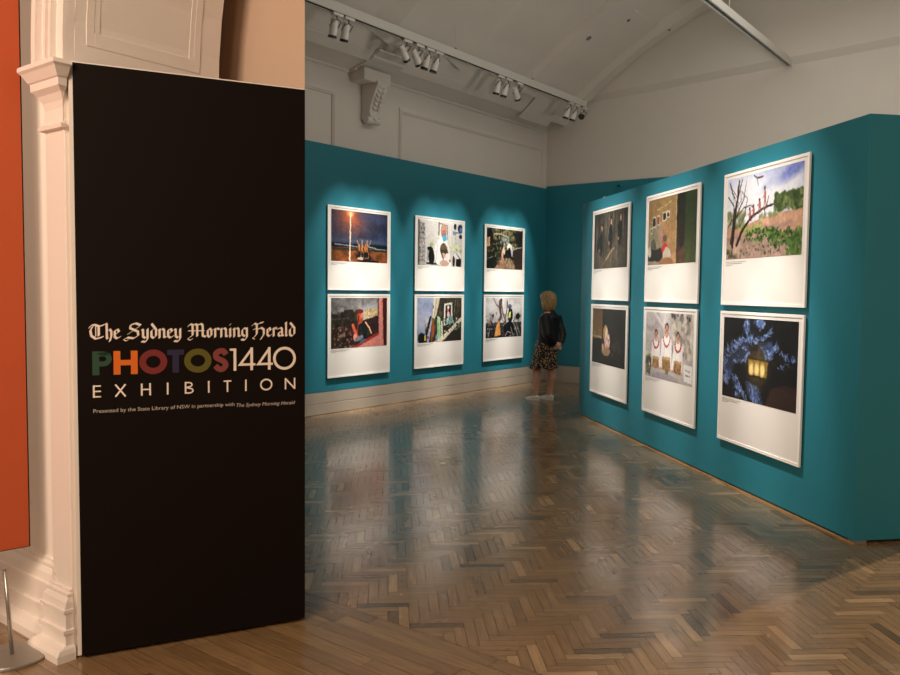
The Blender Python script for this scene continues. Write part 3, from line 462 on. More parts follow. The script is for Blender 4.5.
def ph_tree():
    c=Cv((.84,.86,.90)); c.vg(0,.6,(.62,.67,.88),(.88,.90,.94)); c.ell(.45,.25,.6,.3,(.93,.94,.96),0,.9,.9); c.ell(1.1,.32,.6,.14,(.92,.93,.96),-.35,.9,.9); c.ell(1.45,.03,.32,.09,(.42,.48,.80),-.35,.9,.85); c.ell(1.0,.12,.3,.05,(.74,.78,.90),-.4,.9,.7)
    c.poly([(0,.60),(.5,.58),(1.0,.52),(1.6,.49),(1.6,.8),(0,.8)],(.80,.62,.50)); c.mott(.07,12,y0=.5); c.ell(1.05,.66,.34,.04,(.66,.52,.48),-.05,.7,.8)
    c.vg(.72,1,(.66,.54,.48),(.68,.56,.50)); c.mott(.10,20,y0=.7)
    c.spots(300,1.06,1.58,.30,.48,.026,[(.34,.42,.22),(.20,.28,.13),(.48,.54,.32),(.26,.35,.16)],.9); c.spots(90,.0,.42,.42,.62,.026,[(.50,.54,.36),(.38,.43,.24),(.64,.66,.50)],.6); c.spots(30,.75,1.1,.49,.54,.018,[(.5,.54,.34)],.7)
    c.spots(60,.3,.8,.60,.68,.022,[(.52,.64,.28),(.62,.70,.36)],.9,.5); c.spots(170,.42,1.15,.66,.80,.022,[(.28,.42,.16),(.44,.58,.26),(.14,.22,.09)],.9,.5); c.spots(200,.95,1.58,.70,.88,.024,[(.24,.38,.13),(.38,.52,.20),(.13,.24,.08)],.9,.5); c.spots(90,1.3,1.58,.8,1,.026,[(.22,.36,.12),(.34,.48,.18)],.9,.6); c.spots(40,.35,1.3,.84,.96,.02,[(.16,.20,.10),(.28,.34,.16)],.8,.45); c.spots(30,0,.36,.88,1,.03,[(.16,.20,.10),(.3,.36,.18)],.8,.5)
    c.ell(.22,.86,.13,.10,(.82,.68,.60),0,.6,.8); c.line([(.14,.84),(.12,.97)],.03,(.25,.16,.13),.7)
    T=(.15,.09,.08); c.line([(.14,.84),(.19,.5),(.27,.04)],.055,T,1,.026); c.line([(.10,.80),(.17,.4),(.34,.03)],.035,T,1,.016); c.line([(.05,.05),(.10,.16),(.17,.24)],.018,T); c.line([(.02,.22),(.15,.34),(.16,.6)],.018,T); c.line([(.2,.5),(.38,.27),(.44,.06)],.018,T,1,.006); c.line([(.22,.48),(.40,.38),(.55,.36),(.62,.42)],.016,T,1,.006)
    for q in range(16): x0=.12+c.r.rand()*.35; y0=.25+c.r.rand()*.35; c.line([(x0,y0),(x0+c.r.randn()*.08,y0-.06-c.r.rand()*.14)],.008,(.30,.22,.20),.85)
    c.line([(.24,.82),(.38,.64),(.58,.50),(.82,.43),(1.03,.40)],.052,T,1,.022); c.line([(.88,.42),(.93,.30)],.012,T); c.line([(.84,.43),(.86,.5)],.012,T); c.line([(.3,.6),(.42,.48),(.46,.28)],.010,T); c.line([(.02,.6),(.12,.5)],.016,T); c.line([(.60,.02),(.68,.06),(.80,.05)],.016,T); c.line([(.66,.06),(.70,.15)],.008,T)
    S=(.70,.38,.32)
    for x,y,h in ((.53,.55,.15),(.61,.51,.14),(.74,.46,.15),(.85,.43,.25)): c.ell(x,y-h*.55,.024,h*.30,S); c.line([(x-.012,y-h*.35),(x-.02,y)],.014,(.62,.32,.28)); c.line([(x+.012,y-h*.35),(x+.025,y)],.014,(.62,.32,.28)); c.ell(x-.008,y-h*.93,.018,.024,(.22,.11,.09)); c.line([(x,y-h*.7),(x-.05,y-h*.5)],.010,S)
    return c.out(.2)
def ph_lantern():
    c=Cv((.065,.06,.065)); c.mott(.2,6); c.poly([(.98,1),(1.08,.80),(1.3,.73),(1.6,.72),(1.6,1)],(.20,.13,.11))
    B=[(.40,.54,.80),(.55,.68,.92),(.26,.36,.60),(.66,.76,.95),(.16,.22,.40),(.32,.44,.70)]
    def wisp(pts,n,r,ln):
        for _ in range(n):
            i=c.r.randint(len(pts)-1); t=c.r.rand(); p,q=pts[i],pts[i+1]; x=p[0]+(q[0]-p[0])*t+c.r.randn()*r; y=p[1]+(q[1]-p[1])*t+c.r.randn()*r; a=math.atan2(q[1]-p[1],q[0]-p[0])+c.r.randn()*.9
            l=ln*(.4+c.r.rand()); m=(x+math.cos(a)*l*.5-math.sin(a)*l*.2,y+math.sin(a)*l*.5+math.cos(a)*l*.2); c.line([(x,y),m,(x+math.cos(a)*l,y+math.sin(a)*l)],.006+.022*c.r.rand(),B[c.r.randint(6)],.75,.004)
    c.ell(.38,.43,.25,.11,(.18,.21,.30),-.25,.5,.9); c.ell(.14,.62,.12,.12,(.16,.20,.32),.3,.5,.9); c.ell(.72,.88,.18,.10,(.22,.27,.42),.6,.4,.9); c.ell(.55,.08,.07,.09,(.24,.32,.5),0,.4,.8); c.ell(.83,.05,.10,.05,(.35,.46,.72),0,.4,.8); c.ell(1.02,.36,.13,.10,(.22,.30,.48),-.5,.4,.9)
    wisp([(.02,.52),(.18,.38),(.38,.29),(.60,.26),(.84,.25)],90,.022,.10); wisp([(.84,.25),(.95,.20),(1.06,.12)],26,.012,.06); wisp([(.50,.02),(.52,.12),(.60,.2)],26,.02,.06); wisp([(.74,.03),(.92,.03),(.86,.1)],26,.018,.06); wisp([(.02,.52),(.05,.7),(.12,.82)],44,.02,.08); wisp([(.1,.72),(.3,.74),(.38,.86),(.3,.92)],44,.03,.08); wisp([(.35,.82),(.5,.95)],26,.03,.08); wisp([(.66,.78),(.9,.98)],44,.05,.10); wisp([(.85,.28),(.9,.42),(1.0,.46),(1.12,.34),(1.2,.30)],60,.02,.07); wisp([(1.28,.34),(1.42,.42),(1.57,.42)],26,.012,.06); wisp([(.45,.34),(.60,.40),(.52,.50),(.28,.53)],40,.012,.07); wisp([(1.2,.54),(1.38,.50)],10,.02,.05)
    c.ell(.80,.66,.34,.12,(.06,.055,.06),0,.5,.95); c.ell(.80,.45,.15,.09,(.11,.10,.11),0,.3,.9); c.line([(.82,.28),(.82,.40)],.04,(.16,.17,.20))
    c.poly([(.60,.47),(1.02,.48),(1.00,.68),(.62,.66)],(.56,.44,.18)); c.glow(.80,.57,.22,(.60,.48,.2),.5,3)
    for x in (.67,.79,.91): c.ell(x,.60,.052,.075,(.98,.88,.55),0,.7,.95); c.line([(x+.06,.49),(x+.06,.67)],.012,(.36,.26,.10))
    c.line([(.58,.47),(1.04,.48)],.025,(.22,.16,.08)); c.line([(.6,.68),(1.02,.69)],.02,(.15,.11,.07)); return c.out(.2)
PHM=bpy.data.materials.new('photographic_print'); PHM.use_nodes=True
_b=PHM.node_tree.nodes['Principled BSDF']; _a=PHM.node_tree.nodes.new('ShaderNodeAttribute'); _a.attribute_name='ink'; PHM.node_tree.links.new(_a.outputs['Color'],_b.inputs['Base Color']); _b.inputs['Roughness'].default_value=.45
PW,PH_,GAP=1.1815,1.0812,.0512
def photo_mesh(img,x0,x1,z0,z1,y):
    me=bpy.data.meshes.new('photograph'); vs=[];fs=[]
    for j in range(GH+1):
        for i in range(GW+1): vs.append((x0+(x1-x0)*i/GW,y,z1-(z1-z0)*j/GH))
    for j in range(GH):
        for i in range(GW): a=j*(GW+1)+i; fs.append((a,a+GW+1,a+GW+2,a+1))
    me.from_pydata(vs,[],fs); me.update()
    lin=np.where(img<=.04045,img/12.92,((img+.055)/1.055)**2.4)*.86
    at=me.color_attributes.new('ink','FLOAT_COLOR','CORNER')
    d=np.ones((GW*GH,4,4)); d[:,:,:3]=lin.reshape(-1,1,3); at.data.foreach_set('color',d.ravel()); me.materials.append(PHM)
    return me
def make_print(origin,xd,nd,img,label,group):
    root=empty('mounted_photo_print',origin,label,'photo print',group,rot=(0,0,math.atan2(xd.y,xd.x)))
    # local x along wall, local -y towards the room if nd matches; choose sign
    ly=Vector((-xd.y,xd.x,0)); sg=1 if ly.dot(nd)>0 else -1
    f=lambda y:y*sg
    MB().box(.012,PW-.012,min(f(-.0248),f(-.012)),max(f(-.0248),f(-.012)),.012,PH_-.012).build('backing',DARKE,root)
    MB().box(0,PW,min(f(-.012),f(-.001)),max(f(-.012),f(-.001)),0,PH_).build('mount_board',BOARD,root)
    b=MB(); w=.022
    lo,hi=min(f(-.001),f(.0035)),max(f(-.001),f(.0035))
    for r in ((0,PW,0,w),(0,PW,PH_-w,PH_),(0,w,w,PH_-w),(PW-w,PW,w,PH_-w)): b.box(r[0],r[1],lo,hi,r[2],r[3])
    b.build('border',EDGE,root)
    me=photo_mesh(img,.061,PW-.061,.375,PH_-.05,f(.0006)); o=bpy.data.objects.new('photograph',me); COL.objects.link(o); o.parent=root
    b=MB(); rr=random.Random(label)
    for k in range(3):
        x=.064; end=.064+(.33,.27,.09)[k]*rr.uniform(.85,1.1)
        while x<end:
            l=rr.uniform(.008,.03); b.box(x,x+l,min(f(0),f(.0008)),max(f(0),f(.0008)),.352-k*.0135,.357-k*.0135); x+=l+.005
    b.build('caption',CAPT,root)
    return root
GL='mounted prints on the left teal wall'; GR='mounted prints on the right partition'
# left wall : room y from -5.386
LD=Vector((0,1,0)); LN=Vector((1,0,0)); us=(0,1.71,3.4265); zL=.4605
LP=[(ph_beach,'white mounted print of friends under a glowing lamp post on a night beach, upper row'),
    (ph_car,'white mounted print of a red-faced figure behind a pink car window, lower row'),
    (ph_clinic,'white mounted print of a white-coated person in a blue mask in a bright clinic'),
    (ph_balcony,'white mounted print of a person in a balcony window under pale blue sky'),
    (ph_alley,'white mounted print of people running down a dark leafy alley'),
    (ph_protest,'white mounted print of a crowd with an orange cloth and yellow vest under pale sky')]
for k in range(3):
    for j in range(2):
        fn,lab=LP[k*2+j]; z=zL+(PH_+GAP if j==0 else 0)
        make_print(Vector((0,-5.386+us[k],z)),LD,LN,fn(),lab,GL)
R0=Vector((2.4390,-3.2590,0)); q0=.4665+.0  # offset of the first print from the partition end
ur=(0,1.6223,3.231); zR=.3741
RP=[(ph_forest,'white mounted print of three dark-clothed men among grey trees'),
    (ph_kitchen,'white mounted print of a lone pale figure seated in a dark kitchen'),
    (ph_ochre,'white mounted print of a woman in red scarf by an ochre wall and green door'),
    (ph_trio,'white mounted print of three people in white with red garlands'),
    (ph_tree,'white mounted print of children on a bare tree branch over a muddy river'),
    (ph_lantern,'white mounted print of glowing gold lantern amid blue icy shapes, lower right of partition')]
for k in range(3):
    for j in range(2):
        fn,lab=RP[k*2+j]; z=zR+(PH_+GAP if j==0 else 0)
        p=R0+Rd*(.48+ur[k]); make_print(Vector((p.x,p.y,z)),Rd,Rn,fn(),lab,GR)
# ---------------------------------------------------------------- black title panel with lettering
PA=Vector((4.2455,-10.858,0)); PB=Vector((4.680,-9.981,0)); pd=(PB-PA).normalized(); pn=Vector((pd.y,-pd.x,0))
panel=empty('title_panel',PA,'tall black exhibition title panel with coloured and cream lettering beside the arch','title panel',None,(0,0,math.atan2(pd.y,pd.x)))
WP=.979   # local x along panel, local -y to viewer
MB().box(0,WP,0,.012,.018,2.523).build('black_face',BLK,panel)
MB().box(-.016,WP+.002,.012,.055,.016,2.531).build('white_core',PANW,panel)
NC=[0]
def nib(b,pts,wd=.0105,ang=40,y=-.0012,th=.0016):
    NC[0]+=1; y-=.00012*(NC[0]%4)
    nx,nz=math.cos(math.radians(ang))*wd/2,math.sin(math.radians(ang))*wd/2; t=th/2
    for (x0,z0),(x1,z1) in zip(pts,pts[1:]):
        # hull of two thin nib rectangles
        P=[]
        for (x,z) in ((x0,z0),(x1,z1)):
            for sx in (-1,1):
                for st in (-1,1): P.append((x+sx*nx-st*nz/wd*2*t,z+sx*nz+st*nx/wd*2*t))
        P=sorted(set(P))
        def cr(o,a,c): return (a[0]-o[0])*(c[1]-o[1])-(a[1]-o[1])*(c[0]-o[0])
        lo=[]
        for p in P:
            while len(lo)>1 and cr(lo[-2],lo[-1],p)<=0: lo.pop()
            lo.append(p)
        up=[]
        for p in reversed(P):
            while len(up)>1 and cr(up[-2],up[-1],p)<=0: up.pop()
            up.append(p)
        h=lo[:-1]+up[:-1]; b.add([(x,y,z) for x,z in h],[tuple(range(len(h)))])
G={'T':[[(0,1.2),(.12,1.45),(.35,1.5),(.65,1.32),(1,1.5)],[(.2,1.3),(.06,.9),(.12,.35),(.42,.02),(.9,.22)],[(.62,1.3),(.62,.35)],['t',(.42,1.3),(.42,.3)]],
'h':[[(.1,1.62),(.2,1.5),(.2,.15),(.3,.02)],[(.2,.8),(.6,1.02),(.82,.8),(.82,.3),(.6,-.25)]],
'e':[[(.22,.85),(.22,.2),(.55,.02),(.95,.2)],[(.22,.85),(.6,1.0),(.82,.72),(.35,.5)]],
'S':[[(1,1.42),(.7,1.62),(.35,1.45),(.32,1.1),(.82,.75),(.85,.3),(.55,.02),(.12,.12)],['t',(.15,.45),(.95,1.3)],['t',(.12,.12),(-.12,-.1),(.05,-.25),(.2,-.1)]],
'y':[[(.08,.95),(.22,.9),(.22,.2),(.5,.02),(.8,.2)],[(.8,1.0),(.8,-.05),(.55,-.38),(.05,-.32)]],
'd':[[(.25,1.55),(.82,.95),(.82,.25),(.5,0),(.2,.2),(.2,.8),(.5,1.0)]],
'n':[[(.02,.88),(.2,.98),(.2,.02)],[(.2,.8),(.6,1.02),(.8,.85),(.8,.12),(1,.08)]],
'M':[[(0,1.25),(.12,1.5),(.25,1.4),(.25,.25),(.08,.05)],[(.25,1.35),(.45,1.5),(.52,1.3),(.52,.15)],[(.52,1.35),(.75,1.52),(.85,1.35),(.85,.2),(1.02,.08)],['t',(.0,.75),(.95,.75)],['t',(.08,.05),(-.05,-.12),(.1,-.28),(.25,-.12)]],
'o':[[(.2,.8),(.2,.22),(.5,.02),(.8,.22),(.8,.8),(.5,1.0),(.2,.8)]],
'r':[[(.05,.88),(.3,.98),(.3,.02)],[(.3,.78),(.7,1.02),(.95,.88)]],
'i':[[(.3,.9),(.5,.98),(.5,.02),(.75,.1)],[(.5,1.38),(.56,1.42)]],
'g':[[(.82,.92),(.4,.98),(.2,.75),(.2,.3),(.5,.06),(.8,.25)],[(.8,.98),(.8,-.05),(.5,-.38),(.1,-.28)]],
'H':[[(0,1.3),(.15,1.5),(.32,1.4),(.32,.3),(.15,.0)],[(.32,1.3),(.55,1.55),(.8,1.62)],[(.34,.8),(.66,1.02),(.85,.8),(.85,.25),(.62,-.3)],['t',(.05,.8),(.3,.95)],['t',(.15,0),(.0,-.15),(.15,-.28)]],
'a':[[(.15,.85),(.55,1.0),(.75,.85),(.75,.12),(.98,.08)],[(.72,.55),(.22,.42),(.22,.12),(.5,.02),(.72,.2)]],
'l':[[(.3,1.55),(.5,1.6),(.5,.1),(.75,.05)]]}
# x ranges read along the panel, in metres
def lerp(px): # measured pixel column -> metres along the panel
    A=((92,.0588),(116,.151),(163,.343),(228,.6275),(285,.8832),(296,.935)); 
    for (p,u),(q,v) in zip(A,A[1:]):
        if px<=q or q==296: return u+(v-u)*(px-p)/(q-p)
xr=[('T',89.5,104.5),('h',105.5,113),('e',113.5,120.7),('S',125.5,140.5),('y',141.3,149),('d',149.8,157.4),('n',158,165.6),('e',166.5,173),('y',173.5,181),
    ('M',187.5,204),('o',205.3,211.3),('r',212.2,218),('n',218.5,226.3),('i',227,231),('n',231.6,239),('g',239.5,247.3),('H',251.5,265),('e',265.5,271),('r',271.8,276.5),('a',276.8,283.6),('l',284.2,288),('d',288.5,295.8)]
XH=.0405; BZ=1.3795
for ch,a0,a1 in xr:
    b=MB()
    u0,u1=lerp(a0),lerp(a1)
    for st in G[ch]:
        w=.0108
        if st[0]=='t': st=st[1:]; w=.004
        nib(b,[(u0+(u1-u0)*x,BZ+XH*z) for x,z in st],w)
    b.build('blackletter_letter',LETW,panel)
def arcpts(cx,cz,rx,rz,a0,a1,n=28): return [(cx+rx*math.cos(math.radians(a0+(a1-a0)*k/n)),cz+rz*math.sin(math.radians(a0+(a1-a0)*k/n))) for k in range(n+1)]
RC=[0]
def ribbon(b,pts,w,y=-.0012,closed=False):
    RC[0]+=1; y-=.00012*(RC[0]%4)
    P=[Vector((x,z)) for x,z in pts]; n=len(P); Lf=[];Rt=[]
    for i,p in enumerate(P):
        a=P[(i-1)%n if closed else max(i-1,0)]; c=P[(i+1)%n if closed else min(i+1,n-1)]
        d1=(p-a); d2=(c-p); 
        if d1.length<1e-9: d1=d2
        if d2.length<1e-9: d2=d1
        d1.normalize();d2.normalize(); t=(d1+d2); t=t.normalized() if t.length>1e-6 else d1
        nn=Vector((-t.y,t.x)); k=1/max(.35,nn.dot(Vector((-d1.y,d1.x)))); Lf.append(p+nn*w/2*k); Rt.append(p-nn*w/2*k)
    for i in range(n if closed else n-1):
        j=(i+1)%n; b.add([(q.x,y,q.y) for q in (Lf[i],Lf[j],Rt[j],Rt[i])],[(0,1,2,3)])
Z0,Z1=1.2255,1.3272; H_=Z1-Z0
def bigletter(ch,a0,a1,m,label):
    u0,u1=lerp(a0),lerp(a1); b=MB(); w=.0275; W_=u1-u0; hw=w/2
    if ch=='P': ribbon(b,[(u0+hw,Z0),(u0+hw,Z1)],w); rz=.0325; ribbon(b,[(u0+hw,Z1-hw+.0025)]+[(u1-rz,Z1-hw+.0025)]+arcpts(u1-rz-.001,Z1-rz,rz-hw+.003,rz-hw+.0025,90,-90,16)+[(u0+hw,Z1-2*rz+hw-.0025)],w-.006)
    if ch=='H': ribbon(b,[(u0+hw,Z0),(u0+hw,Z1)],w); ribbon(b,[(u1-hw,Z0),(u1-hw,Z1)],w); ribbon(b,[(u0+hw,(Z0+Z1)/2),(u1-hw,(Z0+Z1)/2)],w*.85)
    if ch=='O': ribbon(b,arcpts((u0+u1)/2,(Z0+Z1)/2,W_/2-hw,H_/2+.003-hw,0,360,40)[:-1],w,closed=True)
    if ch=='T': ribbon(b,[((u0+u1)/2,Z0),((u0+u1)/2,Z1)],w); ribbon(b,[(u0,Z1-w*.42),(u1,Z1-w*.42)],w*.84)
    if ch=='S':
        cx,cz=(u0+u1)/2,(Z0+Z1)/2; K=[(.92,.60),(.45,.98),(-.2,1.0),(-.8,.72),(-.72,.28),(-.1,.05),(.6,-.22),(.85,-.62),(.35,-1.0),(-.3,-1.0),(-.95,-.62)]
        sx_,sz_=W_/2-hw*.95,H_/2+.002-hw*.9; P=[]
        K=[K[0]]+K+[K[-1]]
        for a_ in range(1,len(K)-2):
            p0,p1,p2,p3=[Vector(q) for q in K[a_-1:a_+3]]
            for m_ in range(5):
                t=m_/5; q=.5*((2*p1)+(-p0+p2)*t+(2*p0-5*p1+4*p2-p3)*t*t+(-p0+3*p1-3*p2+p3)*t**3); P.append((cx+q.x*sx_,cz+q.y*sz_))
        P.append((cx+K[-1][0]*sx_,cz+K[-1][1]*sz_)); ribbon(b,P,w*.92)
    o=b.build('coloured_letter',m,panel); o['label']=label
bigletter('P',91.8,112,mat('letter_green',s2l((.15,.29,.22)),.5),'dark green letter P')
bigletter('H',113.5,137.3,mat('letter_orange',s2l((.86,.42,.10)),.5),'orange letter H')
bigletter('O',138.9,166.8,mat('letter_red',s2l((.46,.16,.15)),.5),'dark red letter O')
bigletter('T',166.9,183,mat('letter_navy',s2l((.16,.14,.26)),.5),'dark navy letter T')
bigletter('O',183.1,210,mat('letter_olive',s2l((.36,.34,.08)),.5),'olive letter O')
bigletter('S',210.5,228.2,mat('letter_maroon',s2l((.50,.24,.22)),.5),'maroon letter S')
w=.0125
u=lerp(235); b=MB(); ribbon(b,[(u-w/2,Z0),(u-w/2,Z1)],w); ribbon(b,[(lerp(228.5),Z1-.005),(u,Z1-.005)],.010); b.build('numeral',LETW,panel)
for a0,a1 in ((237,254.3),(255.5,272.2)):
    b=MB(); l,r=lerp(a0),lerp(a1); v=r-(r-l)*.22; ribbon(b,[(v,Z0),(v,Z1+.003)],w); ribbon(b,[(v,Z1-.004),(l+.008,Z0+.027),(r,Z0+.027)],w*.85); b.build('numeral',LETW,panel)
b=MB(); l,r=lerp(272.5),lerp(296); ribbon(b,arcpts((l+r)/2,(Z0+Z1)/2,(r-l)/2-w/2,H_/2-w/2+.003,0,360,40)[:-1],w,closed=True); b.build('numeral',LETW,panel)
b=MB(); z0,z1=1.130,1.183; w=.0072; h=z1-z0
def cx_(p): return lerp(p)
def L_(ch,p0,p1):
    l,r=lerp(p0),lerp(p1); m=(l+r)/2
    if ch=='E':
        ribbon(b,[(l+w/2,z0),(l+w/2,z1)],w)
        for z in (z0+w/2,(z0+z1)/2,z1-w/2): ribbon(b,[(l,z),(r,z)],w*.85)
    if ch=='X': ribbon(b,[(l,z0),(r,z1)],w); ribbon(b,[(l,z1),(r,z0)],w)
    if ch=='H': ribbon(b,[(l+w/2,z0),(l+w/2,z1)],w); ribbon(b,[(r-w/2,z0),(r-w/2,z1)],w); ribbon(b,[(l,(z0+z1)/2),(r,(z0+z1)/2)],w*.85)
    if ch=='I': ribbon(b,[(m,z0),(m,z1)],w)
    if ch=='B':
        ribbon(b,[(l+w/2,z0),(l+w/2,z1)],w); q=h*.25
        ribbon(b,[(l,z1-w/2),(m,z1-w/2)]+arcpts(m,z1-q,(r-m)*.75,q-w/2,90,-90,10)+[(l,(z0+z1)/2)],w*.85); ribbon(b,[(l,(z0+z1)/2),(m,(z0+z1)/2)]+arcpts(m,z0+q,(r-m),q-w/2+.001,90,-90,10)+[(l,z0+w/2)],w*.85)
    if ch=='T': ribbon(b,[(m,z0),(m,z1)],w); ribbon(b,[(l,z1-w/2),(r,z1-w/2)],w*.85)
    if ch=='O': ribbon(b,arcpts(m,(z0+z1)/2,(r-l)/2-w/2,h/2-w/2+.001,0,360,30)[:-1],w,closed=True)
    if ch=='N': ribbon(b,[(l+w/2,z0),(l+w/2,z1)],w); ribbon(b,[(r-w/2,z0),(r-w/2,z1)],w); ribbon(b,[(l+w/2,z1-.003),(r-w/2,z0+.003)],w)
for ch,p0,p1 in (('E',92,100.2),('X',115,125),('H',140.2,150.3),('I',165.8,168.2),('B',183.5,191.5),('I',205.8,208.5),('T',222,230),('I',243,246),('O',259,271.8),('N',284.7,295.4)):
    b=MB(); L_(ch,p0,p1); b.build('subtitle_letter',LETW,panel)
def text_line(s,x0,x1,z,h,shear,name):
    cu=bpy.data.curves.new(name,'FONT'); cu.body=s; cu.size=1; cu.shear=shear; cu.resolution_u=3
    t=bpy.data.objects.new('tmp',cu); COL.objects.link(t); dg=bpy.context.evaluated_depsgraph_get()
    me=bpy.data.meshes.new_from_object(t.evaluated_get(dg)); bpy.data.objects.remove(t); bpy.data.curves.remove(cu)
    xs=[v.co.x for v in me.vertices]; a,bb=min(xs),max(xs)
    for v in me.vertices: v.co=Vector((x0+(v.co.x-a)/(bb-a)*(x1-x0),-.0012,z+v.co.y*h))
    me.materials.clear(); me.materials.append(LETS); o=bpy.data.objects.new(name,me); COL.objects.link(o); o.parent=panel
LETS=mat('small_lettering_cream',(.55,.49,.42),.5)
text_line('Presented by the State Library of NSW in partnership with',lerp(92.2),lerp(233),1.0645,.0232,0,'credit_lettering')
text_line('The Sydney Morning Herald',lerp(235),lerp(295.2),1.0585,.0232,.25,'credit_lettering')
# ---------------------------------------------------------------- orange panel & barrier stanchion
o1=Vector((3.900,-10.915,0)); od=Vector((math.cos(math.radians(259)),math.sin(math.radians(259)),0)); on=Vector((-od.y,od.x,0))
Mo=PM(o1,od,on); r=empty('orange_panel',o1+Vector((0,0,.43)),'tall orange display panel with black edge at the far left','display panel')
child_world(MB().box(0,.95,0,.012,.445,3.9,Mo).build('orange_face',ORG),r); child_world(MB().box(-.008,.95,-.022,0,.438,3.9,Mo).build('black_edge',ORGE),r)
r=empty('barrier_post',(0,0,0),'low steel barrier post on a round base in front of the arch wall','barrier post')
ROT=Matrix(((.7898,-.6133,0),(.6133,.7898,0),(0,0,1)))
def old2room(x,y): # survey frame -> room frame
    dx,dy=x-1.74,y-14.57; return (dx*.7898-dy*.6133, dx*.6133+dy*.7898)
sx,sy=old2room(-1.872,3.40); r.location=(sx,sy,0)
b=MB(); b.loft([[Vector((q*math.cos(t),q*math.sin(t),z)) for t in [2*PI*i/40 for i in range(40)]] for q,z in ((.137,0),(.139,.004),(.139,.012),(.134,.017),(.02,.019))]); b.build('base',STEEL,r,smooth=False)
tx=-.022*.7898; ty=-.022*.6133
b=MB(); b.tube([(0,0,.017),(tx,ty,.385)],.0085,12); b.build('post',STEEL,r,smooth=True)
b=MB(); b.tube([(tx,ty,.384),(tx*1.02,ty*1.02,.389)],.0095,12); b.build('cap',STEEL,r)
ex,ey=old2room(-3.4,3.42); b=MB(); n=10
b.tube([(tx+(ex-sx-tx)*k/n,ty+(ey-sy-ty)*k/n,.375-.02*math.sin(PI*k/n)) for k in range(n+1)],.0022,6); b.build('elastic_cord',CORD,r)
# ---------------------------------------------------------------- lighting tracks
def track(name,x,z0,z1,y0,y1,lab,wires,w=.045):
    r=empty(name,(x,(y0+y1)/2,z0),lab,'lighting track')
    child_world(MB().box(x-w,x+w,y0,y1,z0+.012,z1).build('rail',TRK,None,bevel=.004),r)
    child_world(MB().box(x-.012,x+.012,y0,y1,z0+.004,z0+.014).build('slot',BLACKL,None),r)
    for sgn in (-1,1): child_world(MB().box(x+sgn*(w-.006)-.006,x+sgn*(w-.006)+.006,y0,y1,z0,z0+.013).build('lip',TRK,None),r)
    child_world(MB().box(x-w-.002,x+w+.002,y1-.02,y1+.006,z0-.004,z1+.004).build('end_cap',LAMPW,None),r)
    for y in wires:
        b=MB(); b.tube([(x,y,z1-.005),(x,y,vz(x)-.001)],.0035,6); child_world(b.build('suspension_wire',TRK),r)
        child_world(MB().box(x-.014,x+.014,y-.014,y+.014,z1-.004,z1+.03).build('wire_clamp',GREYM),r)
track('ceiling_track',1.0,4.62,4.725,-10.0,-.62,'long pale lighting track hung along the left cornice, carrying the spotlights',(-9,-6.6,-4.07,-2.2,-.62))
track('ceiling_track',4.05,4.93,5.03,-9.5,-.02,'bare pale lighting track ending on a wire at the plain end wall',(-8,-5.4,-2.6,-.06))
def spot_fixture(y,aim,lab,x=1.0,zt=4.622,drop=.14,big=1.0,wash=False):
    r=empty('track_spotlight',(x,y,zt),lab,'spotlight','spotlights on the left lighting track')
    MB().box(-.025,.025,-.075,.075,-.03,0).build('adapter',LAMPW,r,bevel=.003)
    b=MB(); b.tube([(0,0,-.028),(0,0,-.07)],.014,8); b.build('stem',GREYM,r)
    # yoke + body, body axis along aim
    a=Vector(aim).normalized(); c=Vector((-.055,0,-.07-drop*.5)) if not wash else Vector((-.02,0,-.07-drop*.4))
    side=a.cross(Vector((0,0,1))); side=Vector((0,1,0)) if side.length<.1 else side.normalized()
    b=MB(); b.tube([(0,0,-.066),tuple(side*.052+Vector((0,0,-.085))),tuple(c+side*.055)],.008,6); b.tube([(0,0,-.066),tuple(-side*.052+Vector((0,0,-.085))),tuple(c-side*.055)],.008,6); b.build('yoke',GREYM,r)
    L=.115*big; b=MB(); b.tube([c-a*L*.9,c-a*L*.86,c-a*L*.35,c-a*L*.3,c+a*L*.75],[.022,.034,.036,.043,.045],16); b.build('lamp_body',LAMPW,r,smooth=False)
    b=MB(); b.tube([c+a*L*.74,c+a*(L*.74+.028)],[.048,.049],16,cap=True); b.build('lens_hood',BLACKL,r)
    b=MB(); b.box(c.x-.03,c.x+.03,c.y-.022,c.y+.022,c.z+.035,c.z+.1) ; b.build('gear_box',LAMPW,r,bevel=.003)
    return r,c+a*(L*.74+.04)
D1=(-.30,.0,-1)
for y,aim,lab in ((-6.20,(-.28,.05,-1),'leftmost spotlight on the cornice track, pointing straight down'),(-6.02,(-.28,.05,-1),'second spotlight from the left on the cornice track, close beside the leftmost'),
   (-5.03,(-.15,.95,-1),'tilted spotlight facing right, just above the carved corbel'),(-4.80,(-.1,.85,-1),'tilted spotlight facing right, second of the cluster near the corbel'),
   (-4.60,(-.28,-.08,-1),'upright spotlight, third of the four-lamp cluster right of the corbel'),(-4.42,(-.28,-.1,-1),'upright spotlight at the right end of the four-lamp cluster'),
   (-3.02,(-.28,0,-1),'upright spotlight, left one of the three above the middle of the wall'),(-2.83,(-.28,-.05,-1),'upright spotlight, centre one of the three above the middle of the wall'),
   (-2.55,(-.25,1.1,-1),'spotlight tilted outwards to the right, last of the middle three'),
   (-1.05,(-.28,-.05,-1),'upright spotlight, left one of the group near the back corner'),(-.84,(-.28,-.08,-1),'upright spotlight, middle one of the group near the back corner'),
   (-.6,(.55,-.83,-.22),'spotlight nearest the back corner, its black face turned to the camera')):
    spot_fixture(y,aim,lab)
o=MB().box(-.05,.02,-1.62,-1.34,0,.075); 
for (y0,y1,lab) in ((-1.75,-1.45,'small pale power box on the cornice near the back corner'),):
    o=MB().box(-.04,.04,-.15,.15,-.03,.04).build('power_box',LAMPW,None,bevel=.004); o.location=(.30,(y0+y1)/2,4.60); tag(o,lab,'power box')
